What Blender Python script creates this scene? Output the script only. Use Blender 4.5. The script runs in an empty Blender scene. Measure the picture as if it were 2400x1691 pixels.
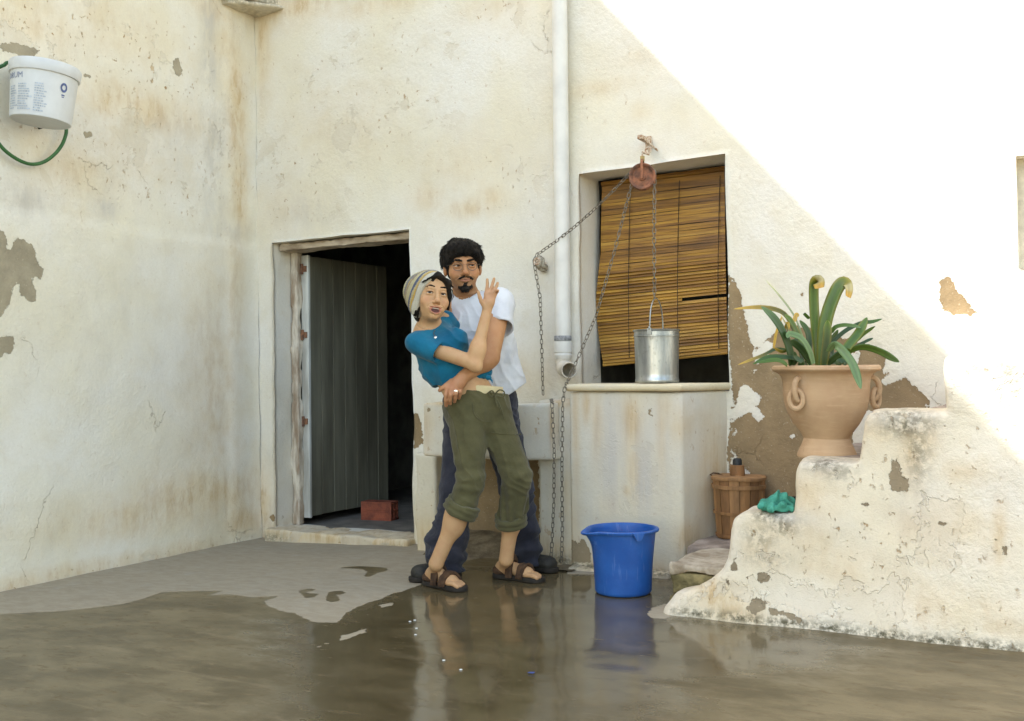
import bpy, bmesh, math, random
import numpy as np
from math import radians as rad, sin, cos, pi
from mathutils import Vector, Matrix

random.seed(7)
rng = np.random.default_rng(7)
SC = bpy.context.scene
COL = SC.collection

# ------------------------------------------------------------------ camera
FPX, PW, PH = 2454.5, 2400, 1691          # focal length in photograph pixels, photograph size
CAM = np.array([4.883, -5.419, 1.05])
def _axes(yaw, pitch, roll):
    fw = np.array([-sin(yaw)*cos(pitch), cos(yaw)*cos(pitch), sin(pitch)])
    r = np.array([cos(yaw), sin(yaw), 0.0]); u = np.cross(r, fw)
    c, s = cos(roll), sin(roll)
    return np.array([c*r+s*u, s*r-c*u, fw])
MC = _axes(rad(28.3), rad(0.556), rad(-0.583))
cam = bpy.data.cameras.new('camera'); cam.sensor_width = 36.0; cam.lens = FPX*36.0/PW
cam.clip_start = 0.05; cam.clip_end = 500
camo = bpy.data.objects.new('camera', cam); COL.objects.link(camo)
camo.matrix_world = Matrix(((MC[0][0], -MC[1][0], -MC[2][0], CAM[0]), (MC[0][1], -MC[1][1], -MC[2][1], CAM[1]),
                            (MC[0][2], -MC[1][2], -MC[2][2], CAM[2]), (0, 0, 0, 1)))
SC.camera = camo

# ------------------------------------------------------------------ sky, sun, exposure
SUN = np.array([1.0, 0.75, -1.126]); SUN /= np.linalg.norm(SUN)      # direction the sunlight travels
ELEV = math.asin(-SUN[2]); AZ = math.atan2(-SUN[0], -SUN[1])         # the sun stands at -SUN
world = bpy.data.worlds.new('World'); SC.world = world; world.use_nodes = True
wn = world.node_tree.nodes; wl = world.node_tree.links
bg = wn['Background']; sky = wn.new('ShaderNodeTexSky'); sky.sky_type = 'NISHITA'; sky.sun_disc = False
sky.sun_elevation = ELEV; sky.sun_rotation = AZ
sky.air_density = 1.0; sky.dust_density = 1.0; sky.ozone_density = 1.0; sky.altitude = 50
warm = wn.new('ShaderNodeMix'); warm.data_type = 'RGBA'; warm.blend_type = 'MULTIPLY'; warm.inputs[0].default_value = 1.0
warm.inputs[7].default_value = (1.06, 0.905, 0.735, 1.0)              # the warm balance of the film
wl.new(sky.outputs[0], warm.inputs[6]); wl.new(warm.outputs[2], bg.inputs[0]); bg.inputs[1].default_value = 0.15
sl = bpy.data.lights.new('sun', 'SUN'); sl.energy = 2.1; sl.angle = rad(0.6); sl.color = (1.0, 0.97, 0.93)
so = bpy.data.objects.new('sun', sl); COL.objects.link(so)
so.rotation_euler = Vector(SUN).to_track_quat('-Z', 'Y').to_euler(); so.location = (-4, -6, 9)
SC.view_settings.view_transform = 'Standard'; SC.view_settings.look = 'None'
SC.view_settings.gamma = 1.0; SC.view_settings.use_curve_mapping = False
SC.view_settings.exposure = 2.36

# ------------------------------------------------------------------ from photograph pixels to places
def ray(u, v): return MC.T @ np.array([(u-PW/2)/FPX, (v-PH/2)/FPX, 1.0])
def floor_at(u, v, z=0.0): d = ray(u, v); return CAM + d*((z-CAM[2])/d[2])
def onY(u, v, y=0.0): d = ray(u, v); return CAM + d*((y-CAM[1])/d[1])
def onX(u, v, x=0.0): d = ray(u, v); return CAM + d*((x-CAM[0])/d[0])
def onD(u, v, D): return CAM + ray(u, v)*D
def ppm(D): return FPX/D

# ------------------------------------------------------------------ object helpers
def tag(o, label=None, cat=None, group=None, kind=None):
    if label: o['label'] = label
    if cat: o['category'] = cat
    if group: o['group'] = group
    if kind: o['kind'] = kind
    return o
def link(name, me, mat=None, parent=None):
    o = bpy.data.objects.new(name, me); COL.objects.link(o)
    if mat is not None and len(me.materials) == 0: me.materials.append(mat)
    if parent is not None:
        o.parent = parent
        o.matrix_parent_inverse = Matrix.Translation(-parent.matrix_world.translation) if parent.matrix_world else Matrix()
    return o
def thing(name, loc, label, cat, group=None):
    o = bpy.data.objects.new(name, None); COL.objects.link(o)
    o.location = [float(c) for c in loc]; o.empty_display_size = 0.05
    o.matrix_world = Matrix.Translation(o.location)
    return tag(o, label, cat, group)
def mesh_np(name, V, F, smooth=True):
    me = bpy.data.meshes.new(name)
    V = np.asarray(V, np.float32)
    if isinstance(F, np.ndarray):
        n, k = F.shape
        me.vertices.add(len(V)); me.vertices.foreach_set('co', V.ravel())
        me.loops.add(n*k); me.loops.foreach_set('vertex_index', F.astype(np.int32).ravel())
        me.polygons.add(n); me.polygons.foreach_set('loop_start', np.arange(0, n*k, k, dtype=np.int32))
        me.polygons.foreach_set('loop_total', np.full(n, k, np.int32))
        me.update(calc_edges=True)
    else:
        me.from_pydata([tuple(map(float, v)) for v in V], [], F); me.update()
    me.polygons.foreach_set('use_smooth', np.full(len(me.polygons), smooth, bool))
    return me
def attr(me, name, vals):
    a = me.attributes.new(name, 'FLOAT', 'POINT'); a.data.foreach_set('value', np.asarray(vals, np.float32))
def attr_col(me, name, vals):
    a = me.attributes.new(name, 'FLOAT_COLOR', 'POINT')
    c = np.ones((len(vals), 4), np.float32); c[:, :3] = vals; a.data.foreach_set('color', c.ravel())
class MB:
    """collects simple shapes into one mesh"""
    def __init__(s): s.V = []; s.F = []
    def add(s, V, F):
        b = len(s.V); s.V += [tuple(map(float, v)) for v in V]; s.F += [tuple(i+b for i in f) for f in F]; return s
    def box(s, lo, hi, R=None, o=(0, 0, 0)):
        (a, b, c), (d, e, f) = lo, hi
        V = [(a, b, c), (d, b, c), (d, e, c), (a, e, c), (a, b, f), (d, b, f), (d, e, f), (a, e, f)]
        if R is not None: V = [np.asarray(R) @ np.array(v) for v in V]
        V = [np.array(v)+np.array(o) for v in V]
        return s.add(V, [(0, 3, 2, 1), (4, 5, 6, 7), (0, 1, 5, 4), (1, 2, 6, 5), (2, 3, 7, 6), (3, 0, 4, 7)])
    def tube(s, pts, r, n=8, cap=True):
        pts = [np.array(p, float) for p in pts]; r = [r]*len(pts) if np.isscalar(r) else list(r)
        V = []; F = []; N = None
        for i, p in enumerate(pts):
            t = pts[min(i+1, len(pts)-1)]-pts[max(i-1, 0)]; t /= np.linalg.norm(t)+1e-12
            if N is None:
                N = np.cross(t, (0, 0, 1) if abs(t[2]) < .9 else (1, 0, 0))
            N = N-t*(N@t); N /= np.linalg.norm(N)+1e-12; B = np.cross(t, N)
            for k in range(n):
                a = 2*pi*k/n; V.append(p+r[i]*(cos(a)*N+sin(a)*B))
        for i in range(len(pts)-1):
            for k in range(n):
                F.append((i*n+k, i*n+(k+1) % n, (i+1)*n+(k+1) % n, (i+1)*n+k))
        if cap: F.append(tuple(range(n-1, -1, -1))); F.append(tuple(range((len(pts)-1)*n, len(pts)*n)))
        return s.add(V, F)
    def lathe(s, prof, o=(0, 0, 0), n=48, fr=None, close=False):
        """prof: list of (radius, height); fr(k, i, x, y, z) may move a point"""
        V = []; F = []
        for i, (r, z) in enumerate(prof):
            for k in range(n):
                a = 2*pi*k/n; p = [r*cos(a), r*sin(a), z]
                if fr: p = fr(a, i, p)
                V.append((p[0]+o[0], p[1]+o[1], p[2]+o[2]))
        for i in range(len(prof)-1):
            for k in range(n):
                F.append((i*n+k, i*n+(k+1) % n, (i+1)*n+(k+1) % n, (i+1)*n+k))
        return s.add(V, F)
    def torus(s, c, R, r, X, Y, n=24, m=8, sx=1.0, sy=1.0):
        c = np.array(c, float); X = np.array(X, float); Y = np.array(Y, float); Z = np.cross(X, Y)
        V = []; F = []
        for i in range(n):
            a = 2*pi*i/n; d = sx*cos(a)*X+sy*sin(a)*Y; dn = cos(a)*X+sin(a)*Y
            for k in range(m):
                b = 2*pi*k/m; V.append(c+R*d+r*(cos(b)*dn+sin(b)*Z))
        for i in range(n):
            for k in range(m):
                F.append((i*m+k, ((i+1) % n)*m+k, ((i+1) % n)*m+(k+1) % m, i*m+(k+1) % m))
        return s.add(V, F)
    def build(s, name, mat, parent=None, smooth=True, bevel=0.0):
        me = mesh_np(name, np.array(s.V), s.F, smooth)
        if bevel > 0:
            bm = bmesh.new(); bm.from_mesh(me)
            bmesh.ops.bevel(bm, geom=[e for e in bm.edges], offset=bevel, segments=2, affect='EDGES', profile=.7)
            bm.to_mesh(me); bm.free()
        bm = bmesh.new(); bm.from_mesh(me); bmesh.ops.recalc_face_normals(bm, faces=bm.faces); bm.to_mesh(me); bm.free()
        me.polygons.foreach_set('use_smooth', np.full(len(me.polygons), smooth, bool))
        if smooth:
            me.set_sharp_from_angle(angle=rad(42))
        return link(name, me, mat, parent)

# ------------------------------------------------------------------ noise and distance fields
def _hash(i, j, k, s):
    n = (i.astype(np.int64)*374761393+j.astype(np.int64)*668265263+k.astype(np.int64)*2147483647+s*974634777) & 0xffffffff
    n = (n ^ (n >> 13))*1274126177 & 0xffffffff
    n = (n ^ (n >> 16)) & 0xffff
    return n.astype(np.float32)/32767.5-1.0
def vnoise(p, s=0):
    f = np.floor(p); t = (p-f); t = t*t*(3-2*t); i = f.astype(np.int64)
    out = 0
    for a in (0, 1):
        for b in (0, 1):
            for c in (0, 1):
                w = (t[..., 0] if a else 1-t[..., 0])*(t[..., 1] if b else 1-t[..., 1])*(t[..., 2] if c else 1-t[..., 2])
                out = out+w*_hash(i[..., 0]+a, i[..., 1]+b, i[..., 2]+c, s)
    return out
def fbm(p, s=0, oct=3):
    a = 0; w = 1.0
    for o in range(oct):
        a = a+w*vnoise(p*(2.03**o), s+o*17); w *= .5
    return a
def poly_sd(P, poly):
    """signed distance of 2-D points to a polygon, positive inside"""
    P = np.asarray(P, np.float64); poly = np.asarray(poly, np.float64)
    d = np.full(len(P), 1e9); ins = np.zeros(len(P), bool)
    for i in range(len(poly)):
        a = poly[i]; b = poly[(i+1) % len(poly)]; e = b-a; w = P-a
        t = np.clip((w@e)/(e@e+1e-12), 0, 1); q = w-t[:, None]*e
        d = np.minimum(d, q[:, 0]**2+q[:, 1]**2)
        c = (a[1] > P[:, 1]) != (b[1] > P[:, 1])
        with np.errstate(divide='ignore', invalid='ignore'):
            xx = (b[0]-a[0])*(P[:, 1]-a[1])/(b[1]-a[1])+a[0]
        ins ^= c & (P[:, 0] < xx)
    return np.where(ins, 1, -1)*np.sqrt(d)
def smin(a, b, k):
    if k <= 0: return np.minimum(a, b)
    h = np.maximum(k-np.abs(a-b), 0)/k
    return np.minimum(a, b)-h*h*k*.25
def smax(a, b, k): return -smin(-a, -b, k)
def RC(a, b, ra, rb, k=.02, op='u'): return ('rc', np.array(a, float), np.array(b, float), ra, rb, k, op)
def EL(c, r, R=None, k=.02, op='u'): return ('el', np.array(c, float), np.array(r, float) if not np.isscalar(r) else np.array([r]*3, float), np.eye(3) if R is None else np.array(R, float), None, k, op)
def FN(f, k=0.0, op='u'): return ('fn', f, None, None, None, k, op)
def _pd(pr, p):
    if pr[0] == 'rc':
        a, b, ra, rb = pr[1:5]; e = b-a; w = p-a; t = np.clip((w@e)/(e@e+1e-12), 0, 1)
        return np.sqrt(((w-t[:, None]*e)**2).sum(1))-(ra+t*(rb-ra))
    if pr[0] == 'el':
        q = (p-pr[1])@pr[3].T; r = pr[2]
        k0 = np.sqrt(((q/r)**2).sum(1)); k1 = np.sqrt(((q/(r*r))**2).sum(1))
        return k0*(k0-1)/(k1+1e-9)
    return pr[1](p)
def _grow(pr):
    if pr[0] == 'rc':
        a, b = pr[1], pr[2]; m = max(pr[3], pr[4]); return np.minimum(a, b)-m, np.maximum(a, b)+m
    if pr[0] == 'el':
        m = pr[2].max(); return pr[1]-m, pr[1]+m
    return None
def _combine(d, dd, k, op):
    if op == 'u': return smin(d, dd, k)
    if op == 's': return smax(d, -dd, k)
    return smax(d, dd, k)
def sdf_np(prims, h, lo=None, hi=None, post=None, post_amp=.01):
    """surface-nets mesh of a list of primitives, evaluated only near the surface"""
    if lo is None:
        bs = [_grow(p) for p in prims if p[6] == 'u' and _grow(p) is not None]
        lo = np.min([b[0] for b in bs], 0)-.03; hi = np.max([b[1] for b in bs], 0)+.03
    lo = np.array(lo, float); hi = np.array(hi, float); B = 8
    nb = np.ceil((hi-lo)/(h*B)).astype(int)+1; n = nb*B+1
    g = np.stack(np.meshgrid(*[np.arange(k) for k in nb], indexing='ij'), -1).reshape(-1, 3)
    ctr = lo+(g*B+B/2)*h; diag = h*B*.87
    cd = np.full(len(ctr), 10.0); pds = []
    for pr in prims:
        dd = _pd(pr, ctr); pds.append(dd); cd = _combine(cd, dd, pr[5], pr[6])
    near = np.abs(cd) < diag*1.5+post_amp+.012
    vol = np.empty(n, np.float32)
    big = np.repeat(np.repeat(np.repeat(cd.reshape(nb), B, 0), B, 1), B, 2).astype(np.float32)
    vol[:-1, :-1, :-1] = big; vol[-1] = 1; vol[:, -1] = 1; vol[:, :, -1] = 1
    idx = np.where(near)[0]
    off = np.stack(np.meshgrid(*[np.arange(B+1)]*3, indexing='ij'), -1).reshape(-1, 3)
    for s in range(0, len(idx), 1500):
        ii = idx[s:s+1500]
        P = (lo+(g[ii][:, None, :]*B+off[None])*h)
        D = np.full(P.shape[:2], 10.0)
        for pr, dd in zip(prims, pds):
            m = np.ones(len(ii), bool) if pr[0] == 'fn' else np.abs(dd[ii]) < diag*1.6+pr[5]+.03
            if pr[6] == 'u': m |= dd[ii] < 0
            if not m.any(): continue
            D[m] = _combine(D[m], _pd(pr, P[m].reshape(-1, 3)).reshape(-1, P.shape[1]), pr[5], pr[6])
        if post is not None: D = post(P.reshape(-1, 3), D.ravel()).reshape(D.shape)
        for q, bi in enumerate(ii):
            a, b, c = g[bi]*B
            vol[a:a+B+1, b:b+B+1, c:c+B+1] = D[q].reshape(B+1, B+1, B+1)
    S = vol < 0
    cs = S[:-1, :-1, :-1]; alls = cs.copy(); anys = cs.copy()
    for a in (0, 1):
        for b in (0, 1):
            for c in (0, 1):
                q = S[a:S.shape[0]-1+a, b:S.shape[1]-1+b, c:S.shape[2]-1+c]; alls &= q; anys |= q
    mix = anys & ~alls
    ci = np.argwhere(mix); vid = np.full(mix.shape, -1, np.int32); vid[mix] = np.arange(len(ci))
    acc = np.zeros((len(ci), 3)); cnt = np.zeros(len(ci))
    corners = [(a, b, c) for a in (0, 1) for b in (0, 1) for c in (0, 1)]
    cv = {c: vol[ci[:, 0]+c[0], ci[:, 1]+c[1], ci[:, 2]+c[2]] for c in corners}
    for c in corners:
        for ax in range(3):
            if c[ax]: continue
            e = list(c); e[ax] = 1; e = tuple(e); a, b = cv[c], cv[e]
            m = (a < 0) != (b < 0)
            with np.errstate(divide='ignore', invalid='ignore'): t = np.where(m, a/(a-b), 0)
            pt = np.tile(np.array(c, float), (len(ci), 1)); pt[:, ax] = t
            acc[m] += pt[m]; cnt[m] += 1
    V = lo+(ci+acc/np.maximum(cnt, 1)[:, None])*h
    F = []
    for ax in range(3):
        o1, o2 = [(1, 2), (2, 0), (0, 1)][ax]
        s0 = S.take(range(0, S.shape[ax]-1), ax); s1 = S.take(range(1, S.shape[ax]), ax)
        e = np.argwhere(s0 != s1); fl = s0[tuple(e.T)]
        ok = (e[:, o1] > 0) & (e[:, o2] > 0) & (e[:, o1] < mix.shape[o1]) & (e[:, o2] < mix.shape[o2])
        e = e[ok]; fl = fl[ok]
        q = []
        for d1, d2 in ((0, 0), (1, 0), (1, 1), (0, 1)):
            t = e.copy(); t[:, o1] -= d1; t[:, o2] -= d2; q.append(vid[tuple(t.T)])
        q = np.stack(q, 1); q[~fl] = q[~fl][:, ::-1]; F.append(q[:, ::1])
    F = np.concatenate(F); F = F[(F >= 0).all(1)]
    return V, F
def sdf_obj(name, prims, h, mat, parent=None, post=None, post_amp=.01, lo=None, hi=None):
    V, F = sdf_np(prims, h, lo, hi, post, post_amp)
    me = mesh_np(name, V, F); return link(name, me, mat, parent)
def verts(o):
    me = o.data; a = np.empty(len(me.vertices)*3, np.float32); me.vertices.foreach_get('co', a); return a.reshape(-1, 3).astype(float)
def setverts(o, V): o.data.vertices.foreach_set('co', np.asarray(V, np.float32).ravel()); o.data.update()

# ------------------------------------------------------------------ materials
class NT:
    def __init__(s, name):
        s.m = bpy.data.materials.new(name); s.m.use_nodes = True; s.t = s.m.node_tree
        s.b = s.t.nodes['Principled BSDF']
    def n(s, typ, **kw):
        x = s.t.nodes.new(typ)
        for k, v in kw.items(): setattr(x, k, v)
        return x
    def l(s, a, b): s.t.links.new(a, b); return s
    def val(s, inp, v):
        if isinstance(v, (int, float)): inp.default_value = v
        elif isinstance(v, tuple): inp.default_value = (*v, 1.0) if len(v) == 3 and inp.type == 'RGBA' else v
        else: s.l(v, inp)
    def noise(s, scale, detail=4, rough=.55, vec=None, dist=0.0, out='Fac'):
        x = s.n('ShaderNodeTexNoise'); x.inputs['Scale'].default_value = scale; x.inputs['Detail'].default_value = detail
        x.inputs['Roughness'].default_value = rough; x.inputs['Distortion'].default_value = dist
        s.l(vec if vec is not None else s.pos(), x.inputs['Vector']); return x.outputs[out]
    def pos(s):
        if not hasattr(s, '_p'): s._p = s.n('ShaderNodeTexCoord').outputs['Object']
        return s._p
    def scaled(s, sc):
        x = s.n('ShaderNodeMapping'); x.inputs['Scale'].default_value = sc; s.l(s.pos(), x.inputs['Vector']); return x.outputs[0]
    def attr(s, name): x = s.n('ShaderNodeAttribute'); x.attribute_name = name; return x.outputs['Fac']
    def attrc(s, name): x = s.n('ShaderNodeAttribute'); x.attribute_name = name; return x.outputs['Color']
    def math(s, op, a, b=0.0, c=None, clamp=False):
        x = s.n('ShaderNodeMath', operation=op, use_clamp=clamp); s.val(x.inputs[0], a); s.val(x.inputs[1], b)
        if c is not None: s.val(x.inputs[2], c)
        return x.outputs[0]
    def ramp(s, v, a, b, c=0.0, d=1.0, smooth=True):
        x = s.n('ShaderNodeMapRange', interpolation_type='SMOOTHSTEP' if smooth else 'LINEAR'); s.val(x.inputs[0], v)
        for i, q in enumerate((a, b, c, d)): s.val(x.inputs[1+i], q)
        return x.outputs[0]
    def mix(s, fac, a, b, mode='MIX'):
        x = s.n('ShaderNodeMix', data_type='RGBA', blend_type=mode, clamp_factor=True)
        s.val(x.inputs[0], fac); s.val(x.inputs[6], a); s.val(x.inputs[7], b); return x.outputs[2]
    def bump(s, h, strength=.5, dist=.01, nrm=None):
        x = s.n('ShaderNodeBump'); x.inputs['Strength'].default_value = strength; x.inputs['Distance'].default_value = dist
        s.l(h, x.inputs['Height'])
        if nrm is not None: s.l(nrm, x.inputs['Normal'])
        return x.outputs[0]
    def out(s, color=None, rough=None, normal=None, **kw):
        if color is not None: s.val(s.b.inputs['Base Color'], color)
        if rough is not None: s.val(s.b.inputs['Roughness'], rough)
        if normal is not None: s.l(normal, s.b.inputs['Normal'])
        for k, v in kw.items(): s.val(s.b.inputs[k.replace('_', ' ')], v)
        return s.m
def simple(name, col, rough=.6, var=.25, scale=30.0, bump=.2, bscale=80.0, bdist=.003, metal=0.0, spec=.4, dark=None, vec=None):
    t = NT(name); v = t.scaled(vec) if vec else None
    n1 = t.noise(scale, 4, .6, v)
    d = dark if dark else tuple(c*(1-var*1.3) for c in col)
    c = t.mix(t.ramp(n1, .3, .72), d, tuple(min(1, c*(1+var*.45)) for c in col))
    nb = t.bump(t.noise(bscale, 3, .6, v), bump, bdist)
    return t.out(c, t.ramp(n1, .2, .8, max(.03, rough-.08), min(1, rough+.08)), nb, Metallic=metal, Specular_IOR_Level=spec)

def plaster(name, white=(.80, .77, .69), under=(.33, .238, .130), fleck=.5, bumpk=.5, streak=.35):
    """whitewashed plaster: attributes peel (metres inside a bare patch), rust, grey, moss (0..1) live on the mesh"""
    t = NT(name)
    big = t.noise(1.1, 4, .6); mid = t.noise(6.0, 5, .62); fine = t.noise(42.0, 4, .6); grit = t.noise(170.0, 2, .5)
    cream = t.mix(t.ramp(big, .35, .68), white, (white[0]*.97, white[1]*.93, white[2]*.80))
    c = t.mix(t.math('MULTIPLY', t.ramp(mid, .45, .75), .6), cream, (white[0]*.90, white[1]*.85, white[2]*.74))
    c = t.mix(t.ramp(t.noise(70.0, 5, .7), .30, .70, .0, .30), c, (white[0]*.80, white[1]*.77, white[2]*.70))
    c = t.mix(t.ramp(t.noise(3.0, 6, .7, t.scaled((1, 1, .5))), .52, .75, 0, .35), c, (white[0]*.88, white[1]*.88, white[2]*.86))
    # worn ochre showing through in flecks, more of it where "rust" says so
    st = t.noise(15.0, 5, .7, t.scaled((1, 1, streak)))
    rust = t.attr('rust')
    c = t.mix(t.math('MULTIPLY', rust, t.ramp(mid, .25, .7, .45, .85), clamp=True), c, (.66, .50, .275))
    rm = t.math('MULTIPLY', t.math('MULTIPLY', rust, rust), t.ramp(st, .42, .66, .0, .9), clamp=True)
    c = t.mix(rm, c, (.46, .29, .12))
    fl = t.ramp(t.noise(38.0, 4, .6, t.scaled((1, 1, .75)), .35), .665-.03*fleck, .70)
    fl = t.math('MULTIPLY', fl, t.math('ADD', t.attr('wear'), .05), clamp=True)
    c = t.mix(fl, c, (.42, .27, .13))
    fl2 = t.math('MULTIPLY', t.ramp(t.noise(15.0, 5, .62, t.scaled((1, 1, .8)), .2), .655, .675), t.math('SUBTRACT', t.attr('wear'), .35), clamp=True)
    c = t.mix(t.math('MULTIPLY', fl2, 1.6, clamp=True), c, (.52, .38, .22))
    lay = t.math('MULTIPLY', t.ramp(t.noise(3.4, 6, .66, None, .4), .575, .59), t.ramp(t.attr('wear'), .3, .6), clamp=True)
    c = t.mix(t.math('MULTIPLY', lay, .6), c, (white[0]*.82, white[1]*.76, white[2]*.66))
    gm = t.math('MULTIPLY', t.attr('grey'), t.ramp(st, .3, .65, .25, 1.2), clamp=True)
    c = t.mix(gm, c, (.56, .525, .46))
    mo = t.math('MULTIPLY', t.attr('moss'), t.ramp(t.noise(38.0, 5, .7), .36, .6), clamp=True)
    c = t.mix(mo, c, (.075, .068, .035))
    vo = t.n('ShaderNodeTexVoronoi', feature='DISTANCE_TO_EDGE'); vo.inputs['Scale'].default_value = 1.7
    dn = t.n('ShaderNodeMix', data_type='VECTOR'); dn.inputs[0].default_value = .22
    t.l(t.pos(), dn.inputs[4]); t.l(t.noise(2.6, 5, .7, out='Color'), dn.inputs[5]); t.l(dn.outputs[1], vo.inputs['Vector'])
    crk = t.math('MULTIPLY', t.ramp(vo.outputs['Distance'], .0035, .0005), t.ramp(t.noise(1.9, 3, .5), .60, .66), clamp=True)
    c = t.mix(t.math('MULTIPLY', crk, .35), c, (.42, .30, .18))
    # bare patches with ragged edges
    pe = t.math('ADD', t.attr('peel'), t.math('MULTIPLY', t.math('SUBTRACT', t.noise(34.0, 5, .65), .5), .05))
    pm = t.ramp(pe, -.0012, .0012, smooth=False)
    uc = t.mix(t.ramp(t.noise(9.0, 5, .65), .3, .7), under, tuple(x*.78 for x in under))
    uc = t.mix(t.ramp(t.noise(75.0, 3, .6), .62, .72, 0, .55), uc, (.55, .47, .34))
    c = t.mix(pm, c, uc)
    edge = t.math('MULTIPLY', pm, -1.0)
    hgt = t.math('ADD', t.math('MULTIPLY', mid, .9), t.math('MULTIPLY', fine, .5))
    rough_ = t.ramp(t.noise(.9, 3, .6), .38, .62, .25, 1.0)
    hgt = t.math('MULTIPLY', hgt, rough_)
    hgt = t.math('ADD', hgt, t.math('MULTIPLY', grit, .14)); hgt = t.math('SUBTRACT', hgt, t.math('MULTIPLY', crk, .8))
    hgt = t.math('SUBTRACT', hgt, t.math('MULTIPLY', fl, .35)); hgt = t.math('SUBTRACT', hgt, t.math('ADD', t.math('MULTIPLY', lay, .25), t.math('MULTIPLY', fl2, .6)))
    nb = t.bump(hgt, bumpk*1.4, .014)
    nb = t.bump(edge, .7, .004, nb)
    return t.out(c, .92, nb, Specular_IOR_Level=.15)
# ================================================================== the setting
WHITE = plaster('whitewash')
WHITE2 = plaster('whitewash_stairs', white=(.80, .755, .66), under=(.30, .24, .155), fleck=.9, bumpk=.7)
SLABM = plaster('whitewash_slab', white=(.72, .69, .61), under=(.33, .26, .16), fleck=.8, bumpk=.30, streak=.10)
WHITEL = plaster('whitewash_blotchy', white=(.80, .77, .69), under=(.40, .345, .24), fleck=.9)

def to_plane(poly, ax, c):
    """photograph outline -> outline on the plane x=c ('X', gives y,z) or y=c ('Y', gives x,z)"""
    out = []
    for u, v in poly:
        p = onX(u, v, c) if ax == 'X' else onY(u, v, c)
        out.append((p[1], p[2]) if ax == 'X' else (p[0], p[2]))
    return np.array(out)
def marks(o, ax, c, peel=(), rust=(), grey=(), moss=(), wear=(), base_wear=.1, V=None):
    """write the wear of a plaster surface: outlines and soft spots measured on its own plane"""
    V = verts(o) if V is None else V; me = o.data
    Q = V[:, [1, 2]] if ax == 'X' else V[:, [0, 2]]
    pe = np.full(len(V), -.2)
    for poly in peel: pe = np.maximum(pe, poly_sd(Q, to_plane(poly, ax, c)))
    attr(me, 'peel', np.clip(pe, -.2, .2))
    def soft(spots, base):
        a = np.full(len(V), base)
        for (u, v, ru, rv, s) in spots:
            p = to_plane([(u, v), (u+ru, v), (u, v+rv)], ax, c)
            sx = abs(p[1][0]-p[0][0])+1e-6; sz = abs(p[2][1]-p[0][1])+1e-6
            a = np.maximum(a, s*np.exp(-(((Q[:, 0]-p[0][0])/sx)**2+((Q[:, 1]-p[0][1])/sz)**2)))
        return a
    attr(me, 'rust', soft(rust, 0.0)); attr(me, 'grey', soft(grey, 0.0)); attr(me, 'moss', soft(moss, 0.0)); attr(me, 'wear', soft(wear, base_wear))
    return pe

def sheet(us, vs, holes, P, depth_dir, hole_depth):
    """grid over us x vs (sorted coordinates that include the hole sides) with real reveals; P(u, v) -> point"""
    nu, nv = len(us), len(vs)
    V = [P(u, v) for u in us for v in vs]; F = []
    inh = np.zeros((nu-1, nv-1), int)
    for hi, (a, b, c, d) in enumerate(holes):
        for i in range(nu-1):
            if not (a <= (us[i]+us[i+1])/2 <= b): continue
            for j in range(nv-1):
                if c <= (vs[j]+vs[j+1])/2 <= d: inh[i, j] = hi+1
    for i in range(nu-1):
        for j in range(nv-1):
            if not inh[i, j]: F.append((i*nv+j, (i+1)*nv+j, (i+1)*nv+j+1, i*nv+j+1))
    ring = {}
    def back(k, hi, s, n):
        key = (k, hi, s)
        if key not in ring:
            ring[key] = len(V); V.append(np.array(V[k])+np.array(depth_dir)*hole_depth[hi]*s/n)
        return ring[key]
    n = 8
    for i in range(nu-1):
        for j in range(nv-1):
            if not inh[i, j]: continue
            h = inh[i, j]-1
            for (di, dj, a, b) in ((-1, 0, i*nv+j, i*nv+j+1), (1, 0, (i+1)*nv+j+1, (i+1)*nv+j), (0, -1, (i+1)*nv+j, i*nv+j), (0, 1, i*nv+j+1, (i+1)*nv+j+1)):
                ii, jj = i+di, j+dj
                if 0 <= ii < nu-1 and 0 <= jj < nv-1 and inh[ii, jj]: continue
                if not (0 <= ii < nu-1 and 0 <= jj < nv-1): continue
                for s in range(n):
                    q = [a if s == 0 else back(a, h, s, n), b if s == 0 else back(b, h, s, n), back(b, h, s+1, n), back(a, h, s+1, n)]
                    F.append(tuple(q))
    return np.array(V), F
def lin(a, b, step, extra=()):
    x = list(np.linspace(a, b, max(2, int(round((b-a)/step))+1)))
    x = [t for t in x if all(abs(t-e) > step*.45 for e in extra)]+list(extra)
    return sorted(x)

# ---- courtyard floor: a concrete sheet, falling a little towards the house corner
FW = NT('courtyard_concrete')
def smooth01(t): t = np.clip(t, 0, 1); return t*t*(3-2*t)
def floor_z(x, y): return -.058*(1-smooth01(x/1.9))*smooth01((y+9)/3)
fx = np.array(sorted(set(list(np.arange(-1, 5.6, .016).round(4))+[-8, -4, -2, 6, 7, 9, 12, 18, 30])))
fy = np.array(sorted(set(list(np.arange(-3.6, .30, .016).round(4))+[-30, -18, -12, -9, -8, -7, -6, -5.4, -5, -4.6, -4.2, -3.9, .6])))
GX, GY = np.meshgrid(fx, fy, indexing='ij')
FV = np.stack([GX.ravel(), GY.ravel(), np.zeros(GX.size)], 1)
FV[:, 2] = floor_z(FV[:, 0], FV[:, 1])+.0018*fbm(FV*np.array([3.0, 3.0, 1]), 3, 3)
ii, jj = np.meshgrid(np.arange(len(fx)-1), np.arange(len(fy)-1), indexing='ij')
k = (ii*len(fy)+jj).ravel(); FF = np.stack([k, k+len(fy), k+len(fy)+1, k+1], 1)
me = mesh_np('courtyard_floor', FV, FF)
def fl_poly(poly): return np.array([floor_at(u, v, -.03 if u < 700 else 0.0)[:2] for u, v in poly])
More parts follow.
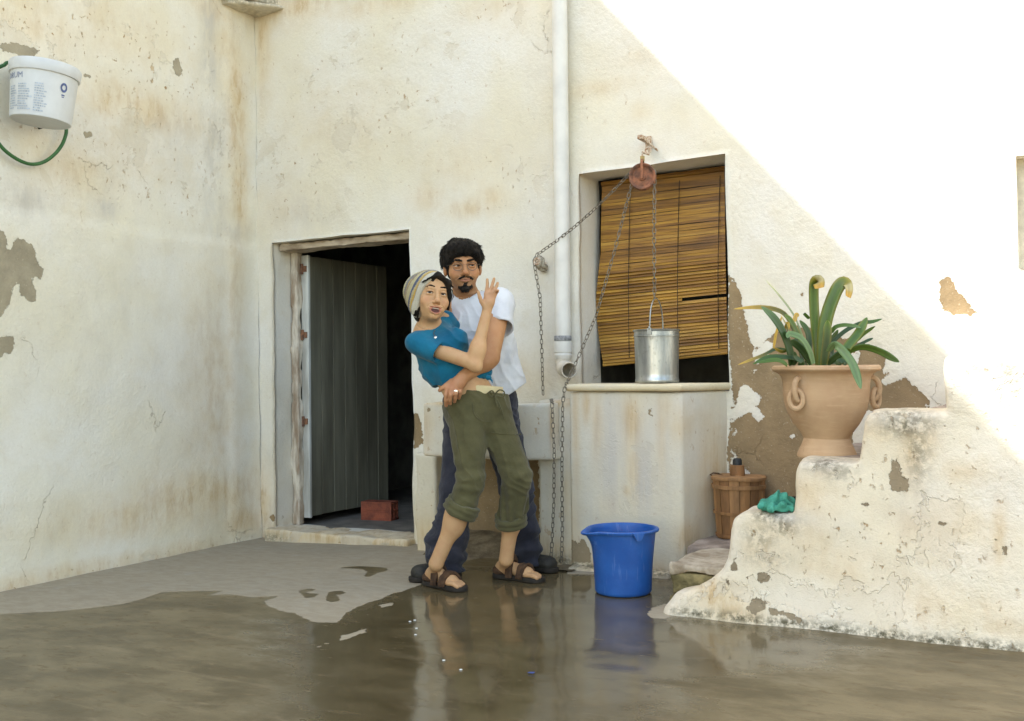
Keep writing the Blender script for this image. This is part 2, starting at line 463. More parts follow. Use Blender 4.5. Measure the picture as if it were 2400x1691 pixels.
DRY = [(-400, 1425), (0, 1430), (129, 1430), (188, 1426), (240, 1421), (289, 1416), (328, 1405), (376, 1388), (418, 1388), (523, 1390), (488, 1402), (537, 1400),
       (592, 1411), (659, 1410), (620, 1423), (624, 1433), (655, 1447), (690, 1454), (732, 1458), (787, 1461), (800, 1451), (812, 1436), (838, 1423), (862, 1413), (890, 1405), (915, 1392),
       (939, 1388), (985, 1371), (995, 1353), (1010, 1335), (1030, 1318), (1030, 1240), (600, 1220), (0, 1300), (-400, 1400)]
ISL = [[(797, 1503), (800, 1490), (822, 1486), (840, 1478), (858, 1474), (856, 1482), (835, 1490), (815, 1498)], [(740, 1516), (752, 1512), (750, 1518)], [(758, 1508), (768, 1505), (766, 1511)],
       [(1515, 1440), (1530, 1425), (1560, 1415), (1585, 1440), (1560, 1452), (1530, 1450)], [(1330, 1338), (1420, 1338), (1420, 1347), (1330, 1346)], [(890, 1418), (920, 1412), (918, 1419), (893, 1424)]]
DAMP = [[(698, 1395), (702, 1382), (722, 1379), (742, 1380), (730, 1386), (716, 1388), (720, 1391), (745, 1392), (740, 1400), (715, 1402)],
        [(764, 1400), (772, 1388), (800, 1385), (812, 1389), (800, 1394), (786, 1394), (792, 1400), (796, 1408), (778, 1412), (766, 1408)],
        [(800, 1324), (836, 1323), (870, 1326), (905, 1330), (908, 1338), (885, 1342), (868, 1352), (852, 1350), (862, 1338), (840, 1330), (802, 1327)]]
P2 = FV[:, :2]
dry = poly_sd(P2, fl_poly(DRY))
for q in ISL: dry = np.maximum(dry, poly_sd(P2, fl_poly(q)))
for q in DAMP: dry = np.minimum(dry, -poly_sd(P2, fl_poly(q)))
FILM = [(640, 1475), (790, 1455), (990, 1360), (1040, 1330), (1560, 1345), (1620, 1450), (2000, 1500), (1900, 1560), (1640, 1600), (1500, 1720), (1400, 1800), (800, 1800), (690, 1691), (700, 1600)]
film = poly_sd(P2, fl_poly(FILM))
attr(me, 'dry', np.clip(dry, -.5, .5)); attr(me, 'film', np.clip(film, -.8, .8))
t = FW
st = t.noise(3.2, 5, .62, t.scaled((1, 1.6, 1))); sw = t.noise(11.0, 5, .66, t.scaled((1, 2.2, 1)), .6); gr = t.noise(120.0, 3, .6)
dm = t.ramp(t.math('ADD', t.attr('dry'), t.math('MULTIPLY', t.math('SUBTRACT', t.noise(24.0, 5, .65), .5), .045)), -.002, .003, smooth=False)
fm = t.ramp(t.math('ADD', t.attr('film'), t.math('MULTIPLY', t.math('SUBTRACT', st, .5), .85)), -.22, .22)
dryc = t.mix(t.ramp(sw, .32, .68), (.33, .275, .195), (.385, .33, .24))
dryc = t.mix(t.ramp(t.noise(7.0, 6, .7), .55, .75, 0, .5), dryc, (.40, .365, .30))
dryc = t.mix(t.ramp(gr, .60, .75, 0, .5), dryc, (.19, .16, .12))
wetc = t.mix(t.ramp(st, .32, .68), (.100, .076, .036), (.195, .152, .080))
wetc = t.mix(t.ramp(sw, .50, .72, 0, .7), wetc, (.165, .122, .064))
wetc = t.mix(t.ramp(t.noise(5.0, 6, .72, t.scaled((.7, 2.6, 1)), .8), .52, .72, 0, .6), wetc, (.265, .205, .120))
wetc = t.mix(t.ramp(gr, .58, .78, 0, .5), wetc, (.045, .036, .020))
wetc = t.mix(t.math('MULTIPLY', fm, .50), wetc, (.062, .047, .022))
fc = t.mix(dm, wetc, dryc)
wr = t.math('ADD', t.ramp(fm, 0, 1, .40, .10), t.ramp(sw, .52, .74, 0, .20))
rg = t.mix(dm, wr, (.9, .9, .9))
hb = t.math('ADD', t.math('MULTIPLY', t.noise(30.0, 4, .6), .25), t.math('MULTIPLY', gr, .35))
hb = t.math('MULTIPLY', hb, t.math('MAXIMUM', dm, t.ramp(fm, 0, 1, .35, .04)))
nb = t.bump(hb, .5, .006); nb = t.bump(t.noise(1.7, 2, .5), .05, .02, nb)
floor_m = t.out(fc, rg, nb, Specular_IOR_Level=t.mix(dm, t.mix(fm, (.25,)*3, (.80,)*3), (.2, .2, .2)))
fo = link('courtyard_floor', me, floor_m); tag(fo, kind='structure')

# ---- the house wall with door and window openings
DXL, DXR = onY(640, 560)[0], onY(965, 900)[0]
DZT, DZB = (onY(640, 568)[2]+onY(958, 540)[2])/2, .012
WXL, WXR = onY(1361, 600)[0], onY(1705, 600)[0]
WZT, WZB = (onY(1359, 409)[2]+onY(1702, 363)[2])/2, .93
RXL, RZB, RZT = onY(2384, 500)[0], onY(2390, 630)[2], onY(2390, 368)[2]
us = lin(0.0, 5.6, .025, (DXL, DXR, WXL, WXR, RXL, 5.3)); vs = lin(-.12, 4.2, .025, (DZT, DZB, WZT, WZB, RZB, RZT))
us += [7.0, 9.0]; vs += [5.0, 6.1]
def wall_pt(u, v):
    return (u, 0.0, v)
V, F = sheet(us, vs, [(DXL, DXR, DZB, DZT), (WXL, WXR, WZB, WZT), (RXL, 5.3, RZB, RZT)], wall_pt, (0, 1, 0), (.22, .27, .15))
n0 = fbm(V*np.array([1.5, 1.5, 1.5]), 11, 3); n1 = fbm(V*7.0, 12, 2)
W0 = V.copy()
V[:, 1] += -.010*n0-.0028*n1
near = (V[:, 0] < 5.4) & (V[:, 2] < 4.3)
V[near, 0] += .006*fbm(V[near]*4.0, 13, 2); V[near, 2] += .006*fbm(V[near]*4.0, 14, 2)
# the lintels and sills are hand made and not quite level
V[:, 2] += np.where((np.abs(W0[:, 0]-(DXL+DXR)/2) < .75) & (np.abs(W0[:, 2]-DZT) < .05), .012*((W0[:, 0]-DXL)/(DXR-DXL)-.5), 0)
V[:, 2] += np.where((np.abs(W0[:, 0]-(WXL+WXR)/2) < .75) & (np.abs(W0[:, 2]-WZT) < .05), .022*((W0[:, 0]-WXL)/(WXR-WXL)-.5), 0)
me = mesh_np('house_wall', V, F)
hw = link('house_wall', me, WHITE)
tag(hw, 'long whitewashed wall pierced by the dark doorway and the blind window', 'wall')
pe = marks(hw, 'Y', 0.0,
  peel=[[(1706, 645), (1715, 640), (1722, 660), (1735, 690), (1745, 740), (1757, 800), (1770, 820), (1800, 790), (1816, 783), (1850, 760), (1900, 770), (1960, 790), (2050, 812), (2076, 830), (2070, 870), (2062, 905), (2080, 900), (2125, 885), (2140, 905), (2160, 920), (2178, 945), (2175, 958), (2030, 965), (2000, 1000), (1990, 1200), (1840, 1250), (1740, 1210), (1712, 1150), (1706, 1050), (1712, 990), (1716, 900), (1706, 800)],
        [(2202, 660), (2212, 648), (2225, 650), (2240, 680), (2262, 700), (2288, 735), (2285, 742), (2265, 740), (2255, 735), (2240, 738), (2208, 722), (2203, 700)],
        [(2068, 872), (2080, 870), (2082, 880), (2070, 880)], [(2207, 810), (2216, 808), (2222, 815), (2210, 818)], [(1871, 688), (1880, 684), (1886, 692), (1878, 698), (1872, 695)],
        [(966, 972), (975, 968), (982, 985), (986, 1010), (990, 1040), (968, 1055), (964, 1010)], [(1027, 1078), (1262, 1076), (1262, 1300), (1100, 1330), (1035, 1290), (1030, 1180)],
        [(630, 1210), (640, 1205), (645, 1218), (634, 1226)]],
  rust=[(622, 30, 18, 170, .7), (612, 60, 12, 200, .75), (700, 15, 110, 45, .75), (900, 5, 160, 30, .55), (1150, 10, 90, 50, .4), (612, 1190, 26, 100, 1.0), (625, 1250, 40, 40, .8), (1000, 460, 50, 38, .55), (1095, 490, 55, 26, .7), (1155, 470, 40, 40, .55), (1230, 880, 120, 60, .45), (1000, 1240, 60, 60, .5),
        (1390, 210, 90, 25, .45), (1350, 900, 40, 60, .5), (1500, 260, 30, 30, .3), (800, 300, 160, 120, .28), (1080, 380, 150, 90, .3), (680, 480, 120, 70, .3), (1520, 130, 120, 30, .2), (940, 1240, 60, 50, .5)],
  grey=[(720, 500, 70, 40, .35), (1320, 820, 60, 90, .4), (1250, 500, 60, 240, .2), (650, 1000, 40, 240, .25), (2060, 560, 90, 120, .12)],
  wear=[(850, 250, 340, 240, .75), (700, 420, 180, 160, .8), (1120, 60, 160, 60, .9), (1200, 420, 120, 120, .7), (1400, 250, 200, 120, .5), (2050, 680, 240, 300, .2)], base_wear=.12)
# white plaster that has stayed on inside the bare patch
V = verts(hw); Q = V[:, [0, 2]]; pe = np.empty(len(V), np.float32); hw.data.attributes['peel'].data.foreach_get('value', pe)
for q in ([(1735, 905), (1750, 900), (1765, 920), (1785, 930), (1780, 945), (1770, 950), (1790, 975), (1785, 990), (1775, 993), (1760, 965), (1740, 975), (1715, 990), (1712, 970), (1725, 950)],
          [(1770, 860), (1762, 830), (1775, 820), (1790, 800), (1812, 805), (1806, 830), (1780, 850), (1765, 880)], [(1850, 1020), (1862, 1016), (1864, 1028), (1852, 1034)],
          [(1714, 1052), (1724, 1050), (1730, 1085), (1760, 1105), (1764, 1118), (1735, 1112), (1715, 1120)], [(1990, 832), (2010, 820), (2012, 850), (2000, 856)], [(1720, 1010), (1735, 1000), (1725, 1022)]):
    pe = np.minimum(pe, -poly_sd(Q, to_plane(q, 'Y', 0.0)))
hw.data.attributes['peel'].data.foreach_set('value', np.clip(pe, -.2, .2).astype(np.float32))
V[:, 1] += .006*smooth01(pe/.02+.5)*(V[:, 1] < .05); setverts(hw, V)

# ---- the side wall, two storeys high: its shadow crosses the house wall
SH = 6.02
us2 = [-14, -11, -8, -6.0, -5.0, -4.4]+lin(-4.0, 0.0, .03); vs2 = lin(-.2, 4.2, .03)+[5.0, 5.6, SH]
V, F = sheet(us2, vs2, [], lambda u, v: (0.0, u, v), (-1, 0, 0), ())
n0 = fbm(V*1.4, 21, 3); n1 = fbm(V*6.0, 22, 2)
zs = onX(300, 531)[2]
low = smooth01((zs-V[:, 2])/.035)
but = smooth01((V[:, 1]+.28)/.02)*(V[:, 2] < 3.9)
lump = fbm(V*np.array([1, 9, 5.0]), 25, 3)*smooth01((V[:, 2]-zs)/.3)
V[:, 0] += .012*n0+.003*n1+.012*low+.014*but+.006*lump
V[np.abs(V[:, 2]-SH) < 1e-3, 0] = 0
# a thick wall: back face and top
m = MB(); m.add(V, [tuple(f) for f in F]); m.box((-.5, -14, -.2), (-.03, .5, SH-.004))
m.add([(-.5, -14, SH), (.0, -14, SH), (.0, .5, SH), (-.5, .5, SH)], [(0, 1, 2, 3)])
me = mesh_np('house_wall', np.array(m.V), m.F, True); me.set_sharp_from_angle(angle=rad(50))
sw_ = link('house_wall', me, WHITEL)
tag(sw_, 'blotchy cream side wall carrying the white paint tub', 'wall')
marks(sw_, 'X', 0.0,
  peel=[[(-60, 530), (0, 540), (8, 550), (12, 570), (8, 590), (22, 590), (30, 565), (40, 560), (68, 570), (78, 590), (86, 610), (84, 622), (99, 630), (96, 648), (90, 655), (70, 645), (68, 660), (82, 690), (80, 708), (70, 710), (54, 700), (45, 690), (36, 660), (24, 665), (22, 700), (8, 730), (0, 742), (-60, 760)],
        [(-40, 795), (10, 790), (28, 784), (31, 800), (30, 825), (22, 832), (14, 826), (0, 840), (-40, 850)],
        [(402, 140), (415, 138), (424, 165), (420, 182), (412, 186), (404, 165)], [(0, 104), (30, 100), (60, 108), (88, 118), (84, 130), (60, 138), (20, 122), (0, 122)], [(192, 165), (214, 178), (212, 184), (196, 182)],
        [(194, 310), (215, 306), (217, 318), (200, 328), (193, 322)]],
  rust=[(330, 255, 150, 55, .75), (250, 250, 60, 40, .7), (180, 410, 110, 70, .5), (60, 45, 180, 90, .55), (250, 60, 200, 90, .4), (300, 330, 140, 100, .35), (550, 250, 26, 190, .85), (560, 440, 22, 150, .8), (530, 120, 40, 120, .5), (545, 700, 30, 260, .55), (500, 900, 70, 280, .6), (470, 1160, 170, 70, .75), (300, 1210, 200, 60, .6), (180, 1340, 300, 26, .7), (560, 1220, 60, 50, .7), (450, 1290, 120, 30, .7), (40, 1370, 120, 20, .8), (500, 20, 60, 40, .7)],
  grey=[(490, 60, 18, 70, .8), (492, 160, 22, 60, .8), (500, 330, 26, 110, .7), (500, 470, 30, 60, .5), (250, 490, 30, 30, .75), (60, 470, 60, 40, .8), (420, 340, 60, 60, .35), (300, 800, 240, 240, .18), (530, 540, 50, 26, .45)],
  wear=[(200, 90, 400, 110, 1.0), (400, 200, 200, 160, .9), (300, 400, 340, 120, .75), (520, 300, 60, 300, .6), (100, 1370, 300, 30, .9), (450, 1290, 160, 20, 1.0)], base_wear=.10)
me = sw_.data; Vv = verts(sw_)
a = np.empty(len(Vv), np.float32)
for nm in ('peel', 'wear', 'rust', 'grey', 'moss'):
    me.attributes[nm].data.foreach_get('value', a)
    a[Vv[:, 0] < -.029] = -.2 if nm == 'peel' else 0
    me.attributes[nm].data.foreach_set('value', a)

# ---- the room behind the doorway, closed and dark
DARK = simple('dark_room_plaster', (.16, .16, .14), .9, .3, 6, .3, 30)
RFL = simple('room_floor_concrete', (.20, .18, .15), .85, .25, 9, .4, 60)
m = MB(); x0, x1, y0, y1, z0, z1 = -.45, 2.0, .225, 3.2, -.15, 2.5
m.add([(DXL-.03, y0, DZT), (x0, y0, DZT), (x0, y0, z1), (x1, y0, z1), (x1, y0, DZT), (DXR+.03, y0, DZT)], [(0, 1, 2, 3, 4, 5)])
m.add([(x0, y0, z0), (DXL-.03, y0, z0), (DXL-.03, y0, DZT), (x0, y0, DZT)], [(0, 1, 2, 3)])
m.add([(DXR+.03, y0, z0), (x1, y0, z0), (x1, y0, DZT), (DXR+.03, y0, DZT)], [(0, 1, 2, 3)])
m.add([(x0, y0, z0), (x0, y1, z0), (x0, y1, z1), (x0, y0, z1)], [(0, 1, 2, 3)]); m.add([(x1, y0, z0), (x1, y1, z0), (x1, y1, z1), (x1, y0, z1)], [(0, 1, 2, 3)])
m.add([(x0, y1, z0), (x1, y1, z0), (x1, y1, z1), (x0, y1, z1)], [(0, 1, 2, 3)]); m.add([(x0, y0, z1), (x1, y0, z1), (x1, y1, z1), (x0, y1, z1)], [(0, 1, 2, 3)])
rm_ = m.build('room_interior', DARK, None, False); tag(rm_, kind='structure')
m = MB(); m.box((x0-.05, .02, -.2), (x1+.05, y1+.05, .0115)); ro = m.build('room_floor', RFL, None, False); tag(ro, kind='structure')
# behind the window: a shallow dark recess
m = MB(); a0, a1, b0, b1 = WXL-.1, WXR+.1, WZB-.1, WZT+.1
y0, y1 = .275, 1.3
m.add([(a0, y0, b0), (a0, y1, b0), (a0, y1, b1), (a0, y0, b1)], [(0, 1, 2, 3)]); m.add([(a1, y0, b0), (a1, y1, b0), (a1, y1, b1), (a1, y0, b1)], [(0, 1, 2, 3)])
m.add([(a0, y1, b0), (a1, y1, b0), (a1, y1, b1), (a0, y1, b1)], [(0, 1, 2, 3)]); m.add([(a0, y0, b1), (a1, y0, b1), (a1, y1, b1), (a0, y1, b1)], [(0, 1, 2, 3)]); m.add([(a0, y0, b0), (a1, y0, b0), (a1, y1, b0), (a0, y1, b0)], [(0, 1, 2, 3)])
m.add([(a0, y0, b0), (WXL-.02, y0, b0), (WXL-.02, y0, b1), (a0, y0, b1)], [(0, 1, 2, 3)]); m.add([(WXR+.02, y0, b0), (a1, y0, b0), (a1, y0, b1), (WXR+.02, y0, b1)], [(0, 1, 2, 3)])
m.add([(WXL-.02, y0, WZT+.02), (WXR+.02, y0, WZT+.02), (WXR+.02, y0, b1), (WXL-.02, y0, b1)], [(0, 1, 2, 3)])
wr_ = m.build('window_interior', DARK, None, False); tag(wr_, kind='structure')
# the window at the right edge: frame and a closed shutter in its opening
WOODP = simple('peeling_white_wood', (.62, .57, .47), .75, .35, 22, .6, 60, .004, vec=(1, 1, .2), dark=(.28, .20, .13))
PALEW = simple('pale_shutter_paint', (.66, .60, .47), .7, .2, 12, .3, 60, .003)
wf = thing('side_window', (RXL, .1, RZB), 'pale shuttered window cut off at the frame edge', 'window')
m = MB(); m.box((RXL-.03, .09, RZB-.02), (RXL+.07, .135, RZT+.02)); m.box((RXL+.072, .09, RZT-.07), (5.3, .135, RZT+.02)); m.box((RXL+.072, .09, RZB-.02), (5.3, .135, RZB+.07)); m.build('window_frame', PALEW, wf, False)
for i in range(3):
    m = MB(); m.box((RXL+.074+i*.28, .105, RZB+.073), (RXL+.349+i*.28, .13, RZT-.073)); m.build('shutter_board', PALEW, wf, False)

# ---- door parts: lintel, jamb, threshold, leaf of boards, hinges
WOODD = simple('bleached_lintel_wood', (.52, .44, .33), .85, .4, 14, .7, 50, .006, vec=(.3, 1, 1), dark=(.22, .15, .09))
GREYP = simple('grey_blue_door_paint', (.56, .58, .55), .6, .3, 12, .4, 70, .003, vec=(1, 1, .15), dark=(.34, .33, .29))
GREENP = simple('dull_green_door_paint', (.20, .195, .145), .7, .22, 9, .4, 50, .003, vec=(1, 1, .12), dark=(.115, .11, .08))
RUST = simple('rusty_iron', (.24, .115, .06), .85, .5, 40, .7, 120, .003, dark=(.09, .05, .035))
def warped_box(lo, hi, amp, seed, n=(2, 2, 2)):
    """box whose faces are subdivided and roughened"""
    pr = [FN(lambda p: np.max(np.abs(p-(np.array(lo)+np.array(hi))/2)-(np.array(hi)-np.array(lo))/2+.006, 1)-.006)]
    h = max(.005, min(np.array(hi)-np.array(lo))/7)
    return sdf_np(pr, h, np.array(lo)-.04, np.array(hi)+.04, post=lambda p, d: d+amp*fbm(p*9.0, seed, 3), post_amp=amp*2)
V, F = warped_box((DXL+.012, .045, DZT-.052), (DXR-.012, .20, DZT-.008), .007, 31); V[:, 2] += .012*((V[:, 0]-DXL)/(DXR-DXL)-.5)
link('lintel_beam', mesh_np('lintel_beam', V, F), WOODD, hw)
xj = DXL+.012
jy0 = .165
V, F = warped_box((xj-.004, jy0, .02), (xj+.055, .215, DZT-.055), .008, 33); link('door_jamb', mesh_np('door_jamb', V, F), WOODP, hw)
# leaf hinged at the jamb and swung straight into the room
door = thing('wooden_door', (xj+.075, .20, .02), 'grey green plank door swung open into the dark room', 'door')
xd = xj+.068; yd0, yd1 = .235, 1.16
m = MB(); m.box((xd-.02, yd0-.022, .06), (xd+.042, yd0, DZT-.075)); m.build('edge_stile', GREYP, door, False, .004)
nb = 7
for i in range(nb):
    a = yd0+.003+(yd1-yd0)*i/nb; b = yd0+(yd1-yd0)*(i+1)/nb-.005
    m = MB(); m.box((xd-.004, a, .065+.006*random.random()), (xd+.026+.003*random.random(), b, DZT-.08)); m.build('plank', GREENP, door, False, .003)
for z in (onY(690, 632, .2)[2], onY(692, 786, .2)[2], onY(690, 988, .2)[2]):
    m = MB(); m.tube([(xd-.006, yd0-.032, z-.035), (xd-.006, yd0-.032, z+.035)], .011, 8); m.box((xd-.05, yd0-.034, z-.018), (xd-.008, yd0-.025, z+.018)); m.box((xd-.004, yd0-.030, z-.02), (xd+.03, yd0-.0225, z+.02)); m.build('hinge', RUST, door)
# threshold step
pr = [FN(lambda p: np.max(np.abs(p-np.array([(DXL+DXR)/2+.005, .035, -.045]))-np.array([(DXR-DXL)/2+.015, .13, .066])+.015, 1)-.015)]
V, F = sdf_np(pr, .012, (DXL-.15, -.2, -.2), (DXR+.15, .25, .08), post=lambda p, d: d+.010*fbm(p*8.0, 35, 3), post_amp=.02)
ts = link('threshold_step', mesh_np('threshold_step', V, F), SLABM, hw)
marks(ts, 'Y', -.1, rust=[(800, 1262, 400, 30, .9)], wear=[(800, 1262, 400, 40, .8)], moss=[(940, 1286, 60, 8, .6), (640, 1262, 30, 10, .7)], grey=[(800, 1235, 300, 14, .9)])
# the stone corner shelf under the eaves
def corner_poly(z0, z1, pts, name, seed):
    poly = np.array(pts)
    f = lambda p: np.maximum(-poly_sd(p[:, :2], poly), np.abs(p[:, 2]-(z0+z1)/2)-(z1-z0)/2)
    V, F = sdf_np([FN(f)], .012, (-.1, -1.2, z0-.05), (.8, .1, z1+.05), post=lambda p, d: d+.012*fbm(p*7.0, seed, 3), post_amp=.02)
    return V, F
cl = thing('corner_shelf', (0.05, -.05, 3.45), 'weathered stone shelf wedged high in the corner above the doorway', 'stone shelf')
zc = onY(664, 22)[2]; yl = onX(500, 8, .0)[1]
V, F = corner_poly(zc-.012, zc+.022, [(-.03, .03), (-.03, -.30), (.06, -.30), (.27, -.06), (.275, .03)], 'shelf', 41)
so_ = link('shelf_slab', mesh_np('shelf_slab', V, F), SLABM, cl); marks(so_, 'Y', 0, rust=[(620, 20, 60, 20, .7)], moss=[(600, 30, 60, 10, .8)])
V, F = corner_poly(zc+.024, zc+.40, [(-.03, .03), (-.03, -.42), (.02, -.42), (.20, -.06), (.22, .03)], 'block', 43)
so_ = link('stone_block', mesh_np('stone_block', V, F), SLABM, cl); marks(so_, 'Y', 0, rust=[(600, 0, 80, 26, .9)], moss=[(590, 10, 40, 10, .9), (640, 8, 30, 12, .7)])
# ================================================================== masonry in front of the wall
for o in (hw, sw_, door, wf): o['kind'] = 'thing'
for o in (hw, sw_): o['group'] = 'whitewashed house walls'
def rbox(lo, hi, r): 
    c = (np.array(lo)+np.array(hi))/2; e = (np.array(hi)-np.array(lo))/2-r
    def f(p):
        q = np.abs(p-c)-e; return np.linalg.norm(np.maximum(q, 0), axis=1)+np.minimum(q.max(1), 0)-r
    return f
def prism(poly, z0, z1, r):
    poly = np.array(poly)
    def f(p):
        a = -poly_sd(p[:, :2], poly)+r; b = np.abs(p[:, 2]-(z0+z1)/2)-(z1-z0)/2+r
        q = np.stack([a, b], 1); return np.linalg.norm(np.maximum(q, 0), axis=1)+np.minimum(q.max(1), 0)-r
    return f

# ---- the well
YW = -.36
wx0 = onY(1336, 1100, YW)[0]; wx1 = onY(1599, 1100, YW)[0]; wxb = onY(1706, 880, 0.0)[0]-.004
zr0 = onY(1460, 919, YW)[2]; zr1 = onY(1460, 900, YW)[2]
well = thing('well', ((wx0+wx1)/2, YW/2, 0), 'broad whitewashed well with a yellowed stone rim under the blind', 'well')
plan = [(wx0, YW), (wx1, YW), (wxb, .02), (wx0+.02, .02)]
V, F = sdf_np([FN(prism(plan, -.12, zr0, .014))], .013, (wx0-.06, YW-.06, -.08), (wxb+.06, .0, zr0+.03), post=lambda p, d: d+.004*fbm(p*4.0, 51, 3), post_amp=.01)
wb = link('well_wall', mesh_np('well_wall', V, F), SLABM, well)
marks(wb, 'Y', YW, peel=[[(1336, 1270), (1345, 1262), (1352, 1275), (1365, 1262), (1378, 1280), (1385, 1300), (1384, 1318), (1336, 1318)], [(1520, 960), (1526, 958), (1528, 975), (1521, 974)]],
  rust=[(1480, 990, 24, 80, 1.0), (1490, 1110, 22, 70, 1.0), (1400, 1000, 14, 100, .8), (1375, 950, 12, 50, .8), (1430, 1180, 30, 40, .5), (1550, 1020, 12, 120, .7), (1350, 1000, 10, 200, .7), (1470, 1150, 12, 16, .9), (1450, 1330, 160, 26, .9), (1560, 960, 20, 60, .5), (1590, 1000, 24, 60, .55), (1640, 1120, 26, 160, .75), (1680, 1100, 30, 200, .6), (1605, 1270, 30, 50, .8), (1345, 1250, 20, 120, .6)],
  grey=[(1430, 1050, 40, 160, .8), (1510, 1130, 30, 140, .8), (1540, 1100, 40, 200, .5), (1380, 1180, 50, 90, .4)], moss=[(1440, 1334, 140, 9, 1.0), (1345, 1322, 20, 16, .9)], wear=[(1480, 1080, 90, 160, .9), (1600, 1000, 60, 100, .5)], base_wear=.3)
e = .028
rim_plan = [(wx0-.014, YW-e), (wx1+.008, YW-e), (wxb+.03, .03), (wx0-.01, .03)]
RIMS = plaster('yellowed_rim_stone', white=(.71, .63, .45), under=(.4, .3, .18), fleck=.6, bumpk=.35)
V, F = sdf_np([FN(prism(rim_plan, zr0+.002, zr1, .017))], .009, (wx0-.08, YW-.08, zr0-.02), (wxb+.08, .0, zr1+.03), post=lambda p, d: d+.0022*fbm(p*6.0, 52, 3), post_amp=.006)
ri = link('well_rim', mesh_np('well_rim', V, F), RIMS, well); marks(ri, 'Y', YW, rust=[(1340, 915, 40, 8, .7), (1480, 917, 160, 4, .6), (1590, 915, 20, 8, .6)], grey=[(1430, 905, 120, 5, .4)])
# low kerb under its foot
kx0 = onY(1330, 1335, YW-.05)[0]; kx1 = onY(1570, 1340, YW-.05)[0]
V, F = sdf_np([FN(rbox((kx0, YW-.075, -.1), (kx1, YW+.05, .022), .018))], .012, (kx0-.05, YW-.13, -.06), (kx1+.05, YW+.06, .06), post=lambda p, d: d+.010*fbm(p*7.0, 53, 3), post_amp=.02)
ke = link('kerb', mesh_np('kerb', V, F), SLABM, well); marks(ke, 'Y', YW-.07, rust=[(1450, 1345, 300, 20, .9)], moss=[(1450, 1337, 200, 6, 1.0)], grey=[(1450, 1350, 200, 8, .7)])
# pier between the well and the trough
px0 = onY(1262, 1200, YW+.02)[0]; px1 = wx0-.003; pz = onY(1312, 938, YW+.02)[2]
V, F = sdf_np([FN(rbox((px0, YW+.018, -.12), (px1+.02, .02, pz), .012))], .012, (px0-.05, YW-.03, -.08), (px1, 0.0, pz+.03), post=lambda p, d: d+.006*fbm(p*5.0, 54, 3), post_amp=.012)
pi_ = link('pier', mesh_np('pier', V, F), SLABM, well); marks(pi_, 'Y', YW+.02, rust=[(1300, 1310, 60, 60, .9), (1300, 1100, 14, 160, .5), (1328, 1180, 10, 140, .7), (1310, 945, 40, 12, .8)], moss=[(1310, 1318, 40, 16, .9)], grey=[(1295, 1130, 30, 120, .35)], wear=[(1300, 1250, 60, 120, .9)], base_wear=.3)

# ---- the stone trough the couple lean against
YT = -.43
tx0 = onY(989, 1000, YT)[0]; tx1 = onY(1296, 1000, YT)[0]; tz1 = onY(1140, 945, YT)[2]; tz0 = onY(1140, 1075, YT)[2]
tr = thing('stone_trough', ((tx0+tx1)/2, YT/2, tz0), 'rough pale stone trough behind the embracing couple', 'trough')
V, F = sdf_np([FN(rbox((tx0, YT, tz0), (tx1, YT+.075, tz1), .012)), FN(rbox((tx0, YT+.03, tz0), (tx1, .02, tz0+.07), .012)), FN(rbox((tx0, YT+.03, tz0), (tx0+.07, .02, tz1), .012)), FN(rbox((tx1-.07, YT+.03, tz0), (tx1, YW+.014, tz1), .012))], .011,
              (tx0-.05, YT-.05, tz0-.05), (tx1+.05, 0.0, tz1+.05), post=lambda p, d: d+.005*fbm(p*5.0, 55, 3), post_amp=.012)
tb = link('basin', mesh_np('basin', V, F), SLABM, tr)
marks(tb, 'Y', YT, peel=[[(1000, 958), (1006, 955), (1008, 962), (1001, 966)]], rust=[(1040, 946, 70, 6, 1.0), (1000, 1010, 14, 60, .7), (1292, 1005, 6, 70, .9), (1230, 1010, 60, 40, .35), (1000, 1070, 60, 8, .7)], grey=[(1240, 1030, 60, 40, .45), (1010, 1000, 30, 60, .35)], wear=[(1240, 1010, 60, 60, 1.0), (1000, 980, 40, 60, 1.0)], base_wear=.5)
sx0 = onY(978, 1200, -.2)[0]; sx1 = onY(1026, 1200, -.2)[0]
V, F = sdf_np([FN(rbox((sx0, -.22, -.15), (sx1, .02, tz0-.003), .014))], .012, (sx0-.05, -.28, -.1), (sx1+.05, 0, tz0+.02), post=lambda p, d: d+.009*fbm(p*5.0, 56, 3), post_amp=.015)
tl = link('leg', mesh_np('leg', V, F), SLABM, tr); marks(tl, 'Y', -.2, rust=[(1000, 1250, 40, 60, .8)], wear=[(1000, 1200, 30, 100, .8)])
# slumped earth at the foot of the recess
V, F = sdf_np([FN(lambda p: .55*(p[:, 2]-(.09*smooth01((p[:, 1]+.42)/.40)+.018*fbm(p*5.0, 57, 3))))], .016, (sx1-.02, YT-.06, -.06), (px0+.02, .0, .16))
EARTH = simple('earth_mortar', (.21, .165, .10), .9, .4, 12, .8, 60, .008, dark=(.10, .075, .04))
te = link('mortar_foot', mesh_np('mortar_foot', V, F), EARTH, tr)

